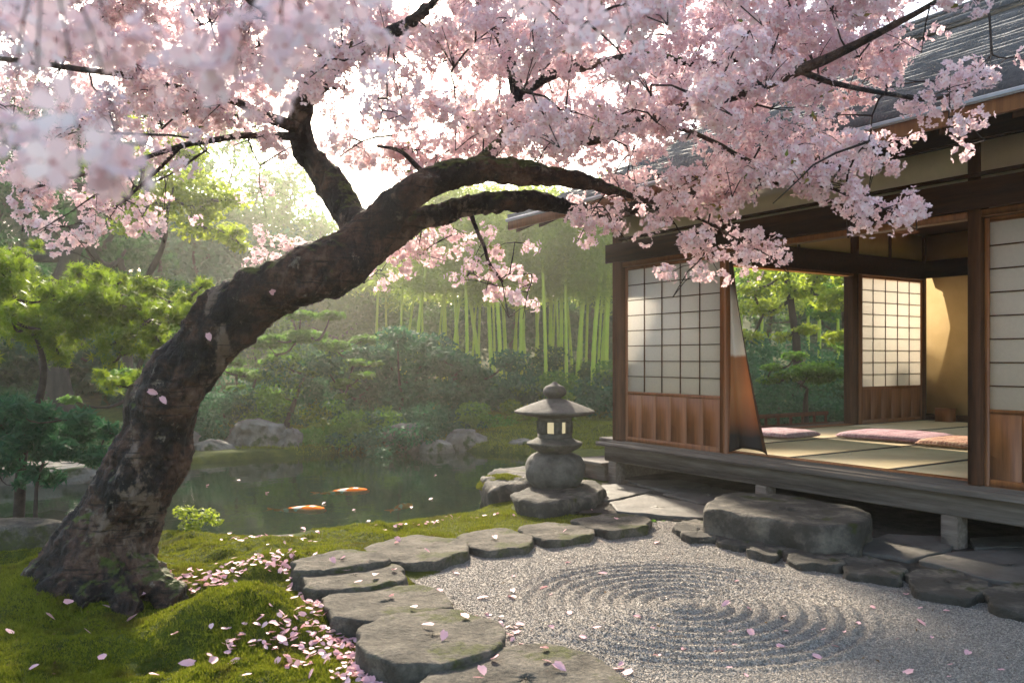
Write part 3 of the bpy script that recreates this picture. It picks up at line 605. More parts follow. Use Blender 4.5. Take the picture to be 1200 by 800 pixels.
# gathered curtain beside the front shoji
def curtain():
    ro_ = empty('curtain', HL(1.50, -.02, FZ), RZ, 'amber and white cloth curtain flaring down from the end of the front shoji', 'curtain')
    def pt(u, t):   # u 0..1 across, t 0 (bottom) .. 1 (top)
        wd = .035 + .34 * (1 - t) ** 1.15; a = .0 + u * wd; fold = .035 * math.sin(u * 9 + t * 2.2) * (1 - t * .7) + .05 * (1 - t) * u
        z = .02 + 1.77 * t + (.05 * math.sin(u * 3.1) * (1 - t) ** 3); return (a, fold, z)
    n, m = 26, 60
    def sheet(name, u0, u1, t0, t1, mat, off=0, par=None):
        V = [];
        for j in range(m + 1):
            for i in range(n + 1):
                u = u0 + (u1 - u0) * i / n; t = t0 + (t1 - t0) * j / m; x, y, z = pt(u, t); V.append((x, y + off, z))
        i = np.arange((n + 1) * (m + 1)).reshape(m + 1, n + 1); f = np.stack([i[:-1, :-1], i[:-1, 1:], i[1:, 1:], i[1:, :-1]], -1).reshape(-1, 4)
        o = MB().add(V, f).build(name, mat, par, smooth=True); md = o.modifiers.new('solid', 'SOLIDIFY'); md.thickness = .006; return o
    cm, nt, out = nodes('curtain_cloth'); tc = N(nt, 'ShaderNodeTexCoord'); sp = N(nt, 'ShaderNodeSeparateXYZ'); nt.links.new(tc.outputs['Object'], sp.inputs[0])
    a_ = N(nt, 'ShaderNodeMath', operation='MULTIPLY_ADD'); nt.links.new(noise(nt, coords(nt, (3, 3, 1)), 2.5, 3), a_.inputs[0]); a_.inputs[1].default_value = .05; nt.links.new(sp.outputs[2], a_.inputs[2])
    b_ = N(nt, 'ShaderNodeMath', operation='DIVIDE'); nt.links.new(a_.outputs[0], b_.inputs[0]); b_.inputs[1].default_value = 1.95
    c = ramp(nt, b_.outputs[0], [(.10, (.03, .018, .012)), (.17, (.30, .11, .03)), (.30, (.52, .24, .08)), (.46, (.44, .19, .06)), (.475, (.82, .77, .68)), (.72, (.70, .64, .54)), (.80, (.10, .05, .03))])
    d = N(nt, 'ShaderNodeBsdfPrincipled', Roughness=.55); t = N(nt, 'ShaderNodeBsdfTranslucent'); nt.links.new(c, d.inputs['Base Color']); nt.links.new(c, t.inputs[0]); x = N(nt, 'ShaderNodeMixShader', Fac=.45); nt.links.new(d.outputs[0], x.inputs[1]); nt.links.new(t.outputs[0], x.inputs[2]); nt.links.new(x.outputs[0], out.inputs[0])
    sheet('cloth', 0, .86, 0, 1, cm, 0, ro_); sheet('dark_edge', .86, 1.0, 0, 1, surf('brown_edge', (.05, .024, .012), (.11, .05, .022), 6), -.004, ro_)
    return ro_
curtain()

# ------------------------------------------------------------------ cherry tree
ct = empty('cherry_tree', (0, 0, 0), label='old leaning cherry tree in full pink blossom arching over the garden', cat='cherry tree')
BASE = G(125, 672, .08); ct.location = (BASE[0], BASE[1], float(ground_z(BASE[0], BASE[1])))
CT = np.array(ct.location)
def wl(pts): return np.array([W(px, py, Y) for px, py, Y, w in pts]), np.array([w / F * Y / 2 for px, py, Y, w in pts])
def dense(P, r, n=8):
    Q = catm(np.column_stack([P, r]), n); return Q[:, :3], Q[:, 3]
main = [(120, 690, 4.55, 165), (130, 650, 4.55, 128), (145, 610, 4.55, 107), (167, 560, 4.5, 97), (187, 505, 4.5, 89), (209, 450, 4.45, 84), (243, 400, 4.4, 82), (286, 358, 4.4, 78), (338, 328, 4.4, 73), (392, 312, 4.45, 68), (432, 280, 4.5, 62), (466, 240, 4.55, 50), (505, 213, 4.6, 42), (555, 200, 4.65, 36), (600, 201, 4.68, 31), (640, 205, 4.7, 27), (690, 214, 4.7, 22), (735, 228, 4.6, 17), (775, 240, 4.5, 13), (830, 262, 4.4, 9), (880, 290, 4.3, 5)]
second = [(420, 300, 4.6, 48), (455, 280, 4.7, 40), (495, 256, 4.75, 33), (545, 243, 4.8, 31), (595, 236, 4.85, 28), (640, 238, 4.9, 24), (690, 246, 5.0, 14), (740, 252, 5.1, 8)]
third = [(432, 285, 4.6, 38), (408, 250, 4.9, 40), (385, 212, 5.0, 36), (357, 175, 5.0, 33), (351, 135, 4.9, 31), (372, 95, 4.7, 28), (405, 65, 4.4, 26), (450, 45, 4.0, 22), (500, 10, 3.6, 16), (560, -60, 3.0, 10)]
rest = [[(545, 205, 4.65, 17), (592, 160, 4.9, 16), (607, 112, 5.0, 17), (595, 62, 4.9, 14), (565, 5, 4.6, 11), (540, -60, 4.3, 7)],
        [(607, 112, 5.0, 15), (645, 88, 4.9, 13), (700, 74, 4.7, 11), (755, 66, 4.5, 10), (830, 75, 4.3, 8), (900, 60, 4.1, 6)],
        [(600, 140, 4.9, 14), (680, 165, 4.6, 13), (745, 143, 4.3, 12), (800, 128, 4.1, 11), (870, 110, 4.0, 11), (935, 83, 3.9, 13), (985, 62, 3.8, 11), (1032, 38, 3.7, 9), (1100, 0, 3.6, 6)],
        [(935, 83, 3.9, 8), (1000, 103, 3.9, 6), (1050, 112, 3.9, 5), (1100, 116, 3.9, 4), (1160, 90, 3.9, 3)],
        [(745, 143, 4.3, 8), (800, 152, 4.2, 6), (860, 180, 4.1, 5), (915, 205, 4.0, 5), (960, 218, 3.9, 4), (1030, 240, 3.8, 3)],
        [(352, 150, 4.9, 16), (300, 132, 4.6, 12), (270, 120, 4.4, 9), (200, 103, 4.1, 8), (120, 86, 3.8, 7), (0, 70, 3.4, 6), (-120, 60, 3.0, 4)],
        [(352, 160, 4.9, 12), (300, 158, 4.7, 8), (230, 167, 4.5, 7), (170, 185, 4.3, 5), (100, 205, 4.1, 4), (20, 225, 4.0, 4)],
        [(215, 168, 4.5, 5), (180, 205, 4.4, 4), (140, 240, 4.3, 3)],
        [(545, 232, 5.0, 8), (556, 265, 4.9, 5), (572, 300, 4.8, 4), (590, 330, 4.8, 3)],
        [(405, 65, 4.4, 16), (330, 20, 3.6, 12), (240, -40, 2.6, 10), (150, -90, 1.7, 8), (80, -70, 1.1, 5), (60, -25, .85, 3)],
        [(150, -90, 1.7, 7), (300, -60, 1.1, 7), (330, -20, .95, 3)], [(240, -40, 2.6, 10), (420, -120, 1.6, 8), (620, -80, 1.4, 5), (700, -40, 1.35, 4)],
        [(510, 215, 4.6, 8), (470, 180, 4.7, 5), (440, 172, 4.7, 3)]]
sk_P = []; sk_r = []
tm = MB()
for L in (main, second, third):
    P, r = wl(L); P, r = dense(P, r * .95); tm.tube(P, r, 20); sk_P.append(P[40:] if L is main else P[8:]); sk_r.append(r[40:] if L is main else r[8:])
# roots
for (ex_, ey_, eY, w0, zo) in [(28, 682, 4.45, 60, .02), (65, 655, 4.9, 60, .02), (212, 668, 4.35, 56, .03), (150, 700, 4.15, 60, 0), (90, 705, 4.15, 50, 0)]:
    a = W(138, 625, 4.55); e = W(ex_, ey_, eY); e[2] = float(ground_z(e[0], e[1])) - .03
    mid_ = (a * .45 + e * .55); mid_[2] = e[2] + .14; m2 = a * .15 + e * .85; m2[2] = e[2] + .05
    P, r = dense(np.array([a, mid_, m2, e]), np.array([w0 / F * 4.5 * .62, w0 / F * 4.5 * .42, w0 / F * 4.5 * .28, .02])); tm.tube(P, r, 14)
raw = tm.build('raw', M['bark']); md = raw.modifiers.new('r', 'REMESH'); md.mode = 'VOXEL'; md.voxel_size = .0095
md2 = raw.modifiers.new('s', 'SMOOTH'); md2.iterations = 9; md2.factor = .5
me = bpy.data.meshes.new_from_object(raw.evaluated_get(bpy.context.evaluated_depsgraph_get())); bpy.data.objects.remove(raw)
nv = len(me.vertices); co = np.zeros(nv * 3, np.float32); no = np.zeros(nv * 3, np.float32); me.vertices.foreach_get('co', co); me.vertices.foreach_get('normal', no)
co = co.reshape(-1, 3).astype(float); no = no.reshape(-1, 3)
big = sstep(2.6, 1.2, co[:, 2])
T_ = np.array([.45, 0, .9]); along = co @ T_                        # rings and furrows of the bark run with the trunk
q1 = co * 3.0; d = fbm(q1, 4) * (.034 + .06 * big) 
fl = co - np.outer(along, T_) * .75
rid = 1 - np.abs(fbm(fl * 9, 4)) * 3.2; d += -.024 * np.clip(1 - rid, 0, 1) * (.4 + .6 * big) - .010 * (np.clip(.12 - np.abs(fbm(co * 6 + 40, 3)), 0, 1) / .12) * big
d += fbm(co * 30, 4, .6) * .013
co += no * d[:, None]
co -= CT; me.vertices.foreach_set('co', co.astype(np.float32).ravel()); me.polygons.foreach_set('use_smooth', np.ones(len(me.polygons), bool)); me.update()
me.materials.clear(); me.materials.append(M['bark']); tr = link(bpy.data.objects.new('trunk', me)); tr.parent = ct
lb = MB()
for L in rest:
    P, r = wl(L); P, r = dense(P, r); P = P + fbm(P * 5, 2)[:, None] * .03; lb.tube(P, r, 9); sk_P.append(P); sk_r.append(r)
SK = [np.concatenate(sk_P)]
# blossom clump centres: rows every 50 px, columns every 50 px
DM = {25: '999999968999999999886100', 75: '789999744558999999998200', 125: '668997534678999999742000', 175: '653321235778766665575100', 225: '423211222200024333200000', 275: '020000201221000110000000', -25: '999999999999999999998852', -75: '789999999999999999999642', -140: '578899999999999998866420'}
cells = []
for y, row in DM.items():
    for i, ch in enumerate(row):
        dn = int(ch)
        if dn == 0: continue
        for lay in range(3):
            if lay and RNG.random() * 9 > dn: continue
            if dn <= 3 and RNG.random() > dn / 3.2: continue
            lo, hi = ((3.3, 4.6), (4.6, 6.0), (6.0, 7.6))[lay]
            if i > 17 : hi = min(hi, 4.8); lo = min(lo, 4.2)
            if 9 <= i <= 15 and y > 150: lo = 4.9; hi = 6.2
            if 16 <= i <= 17 and y > 150: lo = 4.0; hi = 5.0
            Y = RNG.uniform(lo, hi); px = i * 50 + 25 + RNG.uniform(-24, 24); py = y + RNG.uniform(-24, 24)
            cells.append((px, py, Y, dn))
hero = [(375, 95, 3.9, 6), (405, 62, 3.7, 7), (350, 112, 4.1, 4), (430, 50, 3.5, 7), (385, 75, 3.5, 6), (365, 60, 4.0, 6), (345, 140, 4.3, 2), (870, 205, 4.0, 9), (905, 150, 4.0, 9), (960, 215, 3.9, 9), (1000, 240, 3.85, 9), (1045, 248, 3.8, 9), (930, 190, 3.9, 9), (800, 215, 4.1, 9), (785, 255, 4.3, 8), (820, 285, 4.3, 8), (870, 292, 4.3, 7), (840, 240, 4.3, 9), (900, 300, 4.3, 3), (806, 318, 4.3, 3), (1085, 115, 3.9, 6), (1115, 112, 3.9, 5), (1150, 85, 3.9, 4), (1130, 145, 3.85, 4), (1190, 65, 3.9, 3), (860, 100, 3.7, 9), (900, 80, 3.7, 9), (690, 255, 4.6, 6), (720, 262, 4.5, 5), (860, 60, 3.2, 9), (830, 120, 3.3, 9), (760, 20, 2.9, 9),
        (575, 318, 4.8, 3), (560, 325, 4.8, 2), (600, 322, 4.8, 2), (590, 340, 4.8, 3), (618, 342, 4.8, 2), (565, 300, 4.8, 1), (600, 300, 4.8, 2), (135, 245, 4.3, 6), (80, 265, 4.2, 3), (95, 280, 4.2, 2), (170, 260, 4.3, 3), (30, 235, 4.0, 6), (120, 225, 4.2, 5), (330, 290, 5.6, 4), (460, 295, 5.4, 5), (490, 280, 5.4, 5), (500, 300, 5.2, 3), (440, 320, 5.4, 3), (350, 300, 5.8, 4), (530, 275, 5.4, 4), (310, 300, 5.8, 3), (660, 225, 4.4, 6), (650, 165, 4.4, 9), (610, 165, 4.5, 7), (570, 150, 4.6, 7)]
cells += hero
trunkpx = np.concatenate([dense(*wl(L))[0] for L in (main[:17], second[:6], third[:5])]); tw_ = np.concatenate([dense(*wl(L))[1] for L in (main[:17], second[:6], third[:5])])
def clear(P, m):
    a = P[:, 0] / P[:, 1] * F; b = P[:, 2:3] * 0; u = np.column_stack([a, (P[:, 2] - CH) / P[:, 1] * F]); v = np.column_stack([trunkpx[:, 0] / trunkpx[:, 1] * F, (trunkpx[:, 2] - CH) / trunkpx[:, 1] * F])
    d = np.linalg.norm(u[:, None] - v[None], axis=2) - (tw_ / trunkpx[:, 1] * F)[None]; j = d.argmin(1); return ~((d.min(1) < m) & (P[:, 1] < trunkpx[j, 1] + .25))
_k = clear(np.array([W(*c[:3]) for c in cells]), 16); cells = [c for c, q in zip(cells, _k) if q]
cc = np.array([W(*c[:3]) for c in cells]); dd = np.array([np.linalg.norm(SK[0] - c, axis=1).min() for c in cc]); order = np.argsort(dd)
nodesP = SK[0][::2]; pom = []; twl = MB()
for j in order:
    c = cc[j]; dn = cells[j][3]; dist = np.linalg.norm(nodesP - c, axis=1); s0 = nodesP[dist.argmin()]; L = dist.min()
    npt = max(4, int(L / .07)); t = np.linspace(0, 1, npt)[:, None]; wob = RNG.normal(size=3) * .10 * L
    P = s0 + (c - s0) * t + wob * np.sin(t * math.pi) + np.array([0, 0, .10 * L]) * np.sin(t * math.pi); ext = (c - s0) / (L + 1e-6) * .12 + (0, 0, -.04)
    P = np.vstack([P, c + ext]); P += fbm(P * 8, 2)[:, None] * .035 * np.sin(np.linspace(0, 1, len(P)) * math.pi)[:, None]
    twl.tube(P, np.linspace(min(.011, .004 + L * .006), .0022, len(P)), 5, caps=False); nodesP = np.vstack([nodesP, P[1:]])
    s = c[1] / F * 27
    n = max(2, int(dn * 1.55 * (s / .125) ** 1.2)); n = min(n, 26)
    pp = c + RNG.normal(size=(n, 3)) * (s * .62, s * .8, s * .5)
    pom.append(pp); 
    for p in pp[::2]:
        q = P[RNG.integers(len(P) // 2, len(P))]; twl.tube(np.array([q, (q + p) / 2 + (0, 0, .012), p]), [.003, .002, .0014], 4, caps=False)
pom = np.concatenate(pom); pom = pom[clear(pom, 7)]
twl.build('twigs', M['twig'], ct, loc=CT).location = (0, 0, 0)
lb.build('branches', M['bark'], ct, loc=CT, smooth=True).location = (0, 0, 0)
# flower templates
def flower(detail):
    V = []; F4 = []; cup = .32
    for k in range(5):
        a = k / 5 * 2 * math.pi; ca, sa = math.cos(a), math.sin(a)
        if detail: prof = [(.10, .0, .02), (.45, .30, .10), (.85, .36, .30), (1.06, .16, .40), (.96, 0, .36), (1.06, -.16, .40), (.85, -.36, .30), (.45, -.30, .10)]; 
        else: prof = [(.06, 0, 0), (.55, .40, .14), (1.0, .20, .34), (1.0, -.20, .34), (.55, -.40, .14)]
        b = len(V)
        for r, w, z in prof: V.append((r * ca - w * sa, r * sa + w * ca, z * cup / .32 + (k % 2) * .03))
        if detail: F4 += [(b, b+1, b+7), (b+1, b+2, b+6), (b+1, b+6, b+7), (b+2, b+3, b+4), (b+2, b+4, b+6), (b+4, b+5, b+6)]
        else: F4.append(tuple(range(b, b + 5)))
    b = len(V); V += [(0, 0, .05), (.20, 0, .10), (-.10, .17, .10), (-.10, -.17, .10)]
    return np.array(V), [(np.array(F4), 0), (np.array([(b, b+1, b+2), (b, b+2, b+3), (b, b+3, b+1)]), 1)]
def pompoms(C0, nf, R0, fs, detail, rng, name, mats):
    mb = MB(); n = len(C0) * nf; dirs = rng.normal(size=(n, 3)); dirs /= np.linalg.norm(dirs, axis=1)[:, None]
    rad = R0 * rng.uniform(.55, 1.12, n)[:, None] * np.array([1, 1, .85]); pos = np.repeat(C0, nf, 0) + dirs * rad
    nn = dirs + rng.normal(size=(n, 3)) * .26; tv, tf = flower(detail); stamp(mb, tv, tf, pos, frames(nn, rng), fs * rng.uniform(.8, 1.12, n))
    o = mb.build(name, mats, ct, loc=CT); o.location = (0, 0, 0); return o
pom = pom[np.argsort(pom[:, 0])]; parts = np.array_split(pom, 10)
for pc in parts: pompoms(pc, 16, .053, .0182, False, RNG, 'blossoms', [M['petal'], M['stamen']])
# near sprays (out of focus): a lot closer to the lens, on the overhead limb
near = [(20, 15, .95), (75, 25, .9), (130, 45, .9), (185, 30, .9), (235, 60, .85), (290, 45, .85), (330, 20, .9), (275, 95, .85), (215, 95, .9), (400, 8, 1.0), (355, 40, .95), (40, 185, .8), (95, 200, .8), (145, 192, .8), (10, 165, .85), (455, 25, 1.15), (620, 5, 1.2), (690, 15, 1.25), (740, 35, 1.3), (40, 60, 1.2), (300, 115, .95), (440, 90, 1.5), (680, 50, 1.5), (330, 75, .9)]
NC = np.array([W(*p) for p in near]); nodesN = SK[0]
for p in NC:
    tn = MB(); d0 = np.linalg.norm(nodesN - p, axis=1); s0 = nodesN[d0.argmin()]; P = np.array([s0 + (p - s0) * t + np.array([0, 0, .06]) * math.sin(t * 3.14) for t in np.linspace(0, 1, 6)]); tn.tube(P, np.linspace(.0015, .0008, 6), 5); tn.build('hanging_twig', M['twig'], ct, loc=CT).location = (0, 0, 0)
pompoms(NC, 6, .028, .019, True, RNG, 'near_blossoms', [M['petal'], M['stamen']])
for q_, n_, s_ in ((W(75, 128, .62), (-.1, -1, .15), .022), (W(62, 190, .66), (.3, -1, -.2), .02), (W(125, 172, .68), (-.4, -1, .1), .02)):
    hf = MB(); tv, tf = flower(True); stamp(hf, tv, tf, [q_], frames(np.array([n_])), [s_]); hf.build('near_flower', [M['petal'], M['stamen']], ct, loc=CT).location = (0, 0, 0)
# young leaves among the flowers
mb = MB(); sel = pom[RNG.choice(len(pom), 520, replace=False)]; lv = np.array([(0, 0, 0), (.32, .35, .1), (0, 1.3, .05), (-.32, .35, .1)])
sp = np.repeat(sel, 3, 0) + RNG.normal(size=(1560, 3)) * .02 + (0, -.04, 0); stamp(mb, lv, [(np.array([(0, 1, 2, 3)]), 0)], sp, frames(RNG.normal(size=(1560, 3))), RNG.uniform(.018, .032, 1560))
mb.build('young_leaves', M['budleaf'], ct, loc=CT).location = (0, 0, 0)

# ------------------------------------------------------------------ background trees and shrubs
LEAF = np.array([(0, -.5, 0), (.26, 0, .06), (0, .5, 0), (-.26, 0, .06)]); LF = [(np.array([(0, 1, 2, 3)]), 0)]
MAPLE = []; 
for k in range(5):
    a = math.pi / 2 + (k - 2) * .72; MAPLE += [(0, 0, 0)] if k == 0 else []
    MAPLE += [(.16 * math.cos(a - .3), .16 * math.sin(a - .3), 0), (.55 * math.cos(a), .55 * math.sin(a), -.05), (.16 * math.cos(a + .3), .16 * math.sin(a + .3), 0)]
MAPLE = np.array(MAPLE); MF = [(np.array([(0, 1 + 3*k, 2 + 3*k, 3 + 3*k) for k in range(5)]), 0)]
def leaves(mb, Cs, Rs, n, size, rng, flat=.5, up=.6, tpl=LEAF, tf=LF, shell=.5):
    """n leaves in clumps with centres Cs and radii Rs"""
    Rs = np.asarray(Rs, float) * np.ones(len(Cs)); w = Rs ** 2; idx = rng.choice(len(Cs), n, p=w / w.sum())
    d = rng.normal(size=(n, 3)); d /= np.linalg.norm(d, axis=1)[:, None]; r = rng.random(n) ** shell
    pos = np.asarray(Cs)[idx] + d * (r * Rs[idx])[:, None] * np.array([1, 1, flat])
    pos += fbm(pos * 2.5, 2)[:, None] * .12 * Rs[idx][:, None]
    nn = rng.normal(size=(n, 3)) * .7 + d * .35 + np.array([0, 0, up]); stamp(mb, tpl, tf, pos, frames(nn, rng), size * rng.uniform(.7, 1.3, n))
LM = dict(
    maple=leafmat('maple_leaf', (.060, .115, .010), (.11, .18, .013), (.24, .28, .022), trans=.5, gloss=.15, tcol=(.24, .34, .025)),
    yellow=leafmat('sunlit_leaf', (0.115, 0.192, 0.012), (0.230, 0.312, 0.016), (0.391, 0.432, 0.032), trans=.6, tcol=(.42, .50, .05)),
    dark=leafmat('dark_leaf', (.020, .055, .022), (.034, .085, .032), (.06, .13, .035), trans=.35, gloss=.08, rough=.7, tcol=(.05, .16, .04)),
    blue=leafmat('blue_green_leaf', (.022, .070, .038), (.036, .105, .052), (.06, .16, .065), trans=.35, gloss=.10, rough=.65, tcol=(.06, .20, .08)),
    mid=leafmat('mid_leaf', (.045, .11, .018), (.075, .17, .026), (.13, .25, .035), trans=.5, gloss=.10, rough=.65, tcol=(.17, .34, .04)),
    bamboo=leafmat('bamboo_leaf', (.14, .24, .025), (.24, .34, .04), (.36, .44, .06), trans=.68, tcol=(.46, .56, .08)))
def growth(name, px, Y, label, cat, lm, clumps, n, size, trunk=None, trad=.08, group=None, flat=.5, up=.6, seed=1, tpl=LEAF, tf=LF, limbs=True, shell=.5, jitter=None, nm=('crown', 'trunk'), bark='farbark'):
    """clumps: list of (px, py, Ydelta, radius); trunk: list of (px, py, Ydelta)"""
    rng = np.random.default_rng(seed); bx_ = (px - 600) / F * Y; bz = float(ground_z(bx_, Y)); root = empty(name, (bx_, Y, bz), label=label, cat=cat, group=group); L0 = np.array([bx_, Y, bz])
    Cs = np.array([W(c[0], c[1], Y + c[2]) for c in clumps]); Rs = np.array([c[3] for c in clumps])
    if jitter: Cs = np.vstack([Cs] + [Cs + rng.normal(size=Cs.shape) * Rs[:, None] * (.8, .9, .45) for _ in range(jitter)]); Rs = np.concatenate([Rs * .75] + [Rs * rng.uniform(.35, .6, len(Rs)) for _ in range(jitter)])
    mb = MB(); leaves(mb, Cs, Rs, n, size, rng, flat, up, tpl, tf, shell); mb.build(nm[0], LM[lm], root, loc=L0).location = (0, 0, 0)
    tb = MB(); tp = [np.array([bx_, Y, bz - .1])] + ([W(p[0], p[1], Y + p[2]) for p in trunk] if trunk else [Cs.mean(0)])
    tp = catm(np.array(tp), 6); tr_ = np.linspace(1, .35, len(tp)) * trad; tp = tp + fbm(tp * 1.7, 2)[:, None] * trad * 1.2 * np.linspace(0, 1, len(tp))[:, None]; tb.tube(tp, tr_, 9)
    nd = tp[len(tp) // 4:]
    if limbs:
        for c, r in zip(Cs[:60], Rs):
            d_ = np.linalg.norm(nd - c, axis=1); s0 = nd[d_.argmin()]; L = d_.min(); t = np.linspace(0, 1, 6)[:, None]
            P = s0 + (c - s0) * t + np.array([0, 0, -.12 * L]) * np.sin(t * 3.14) + rng.normal(size=3) * .08 * L * np.sin(t * 3.14); tb.tube(P, np.linspace(trad * .38, trad * .1, 6), 6, caps=False); nd = np.vstack([nd, P[2:]])
    tb.build(nm[1], M[bark], root, loc=L0, smooth=True).location = (0, 0, 0)
    return root
# left: low maple near the trunk, feathery shrub beneath it
growth('maple_tree', 20, 6.6, 'low spreading bright green maple with layered leaves left of the cherry trunk', 'maple tree', 'maple',
       [(10, 330, 0, .28), (60, 345, .1, .3), (110, 350, -.1, .28), (160, 362, .1, .26), (205, 372, 0, .22), (235, 380, .2, .14), (30, 385, -.2, .3), (90, 385, 0, .3), (145, 395, -.2, .24), (190, 405, .2, .2), (165, 440, .3, .16), (130, 450, .4, .18), (20, 300, .2, .16), (-40, 350, 0, .35), (-40, 400, 0, .3), (220, 350, .4, .2), (175, 340, .5, .22), (120, 330, .5, .2), (70, 365, .4, .3), (20, 360, .4, .3), (130, 375, .4, .28), (60, 400, .3, .26), (180, 385, .4, .2), (0, 315, .4, .25)],
       12000, .088, [(28, 520, 0), (45, 470, 0), (50, 430, 0), (40, 400, 0)], .045, flat=.75, up=.25, seed=2, jitter=3, shell=.9, tpl=MAPLE, tf=MF, bark='twig')
growth('shrub', 42, 5.9, 'feathery dark green shrub with bare dark stems at the left edge', 'shrub', 'blue',
       [(10, 480, 0, .2), (50, 488, 0, .2), (95, 492, 0, .18), (125, 505, .1, .13), (20, 520, -.1, .2), (70, 525, 0, .2), (110, 535, 0, .16), (-20, 500, 0, .25), (40, 555, 0, .13), (-30, 555, .2, .2), (30, 500, .3, .25), (85, 510, .3, .22), (60, 560, .2, .14), (0, 540, .3, .22)], 7000, .095, [(42, 590, 0), (45, 560, 0), (55, 530, 0)], .018, flat=.7, up=.3, seed=3, shell=.9, tpl=LEAF * (.42, 1, 1), jitter=1, nm=('foliage', 'stem'), bark='twig')
growth('fern', 228, 6.35, 'small yellow-green leafy plant on the bank right of the trunk', 'plant', 'yellow', [(215, 600, 0, .1), (240, 604, 0, .1), (252, 612, 0, .06), (225, 615, -.1, .09)], 500, .035, None, .006, flat=.6, up=1, seed=4, nm=('foliage', 'stem'), bark='twig')
growth('plant', 768, 6.6, 'tiny green plant between the last stepping stone and the edging', 'plant', 'mid', [(765, 612, 0, .05), (780, 613, 0, .05)], 260, .022, None, .004, seed=41, nm=('foliage', 'stem'), bark='twig')
growth('broadleaf_tree', 75, 15, 'big dark tree with a leaning thick trunk at the upper left', 'tree', 'dark',
       [(-60, 250, 0, 1.0), (10, 230, 0, 1.0), (60, 190, 0, 1.1), (-40, 330, 0, 1.0), (20, 320, 1, 1.0), (130, 180, 0, 1.0), (-80, 400, 0, 1.0), (40, 140, 0, 1.2), (180, 130, 1, .9), (-30, 420, 0, .8), (0, 470, 0, .7), (150, 290, 2, .9), (180, 330, 2, .9)], 17000, .13, [(62, 390, 0), (78, 310, 0), (105, 240, 0), (130, 180, 0)], .26, seed=5, jitter=3)
growth('maple_tree', 190, 12.5, 'glowing yellow-green maple foliage above the water behind the cherry trunk', 'maple tree', 'yellow',
       [(205, 215, 0, .55), (245, 235, 0, .5), (230, 265, 0, .55), (270, 275, 0, .35), (190, 245, 0, .5), (170, 190, 0, .5), (215, 180, 0, .5), (150, 240, .5, .5)], 8000, .085, [(150, 430, .3), (170, 340, .2), (190, 280, 0)], .10, flat=.55, up=.7, seed=6, jitter=3)
growth('maple_tree', 175, 10.5, 'fresh green maple rising behind the cherry trunk over the dark shore', 'maple tree', 'mid',
       [(205, 340, 0, .4), (230, 350, 0, .35), (170, 350, .3, .45), (250, 370, 0, .25), (140, 370, .3, .4), (190, 380, .2, .4), (150, 440, .3, .35), (215, 420, .4, .3), (120, 330, .5, .4)], 7000, .075, [(150, 480, 0), (175, 400, 0)], .07, flat=.4, up=1, seed=7, jitter=1)
# far shore
growth('layered_tree', 338, 14.2, 'small layered tree with a forked dark trunk on the far shore', 'tree', 'mid',
       [(310, 400, 0, .5), (350, 395, 0, .5), (390, 405, 0, .45), (415, 425, 0, .3), (330, 425, 0, .5), (375, 435, .2, .45), (300, 440, 0, .4), (405, 450, 0, .35), (285, 470, 0, .35), (360, 395, 1, .5)], 9000, .10, [(335, 500, 0), (345, 470, 0), (355, 440, 0)], .07, flat=.3, up=1.2, seed=8, jitter=2)
growth('shrub', 500, 15.2, 'large mounded blue-green shrub in the middle of the far shore', 'shrub', 'blue',
       [(455, 420, 0, .8), (500, 410, 0, .8), (540, 430, 0, .7), (430, 455, 0, .7), (480, 455, -.2, .9), (530, 465, -.2, .8), (460, 490, -.2, .7), (520, 495, -.2, .6), (560, 460, 0, .5), (420, 420, .5, .6)], 16000, .11, None, .1, flat=.55, up=.8, seed=9, jitter=3, nm=('foliage', 'stem'))
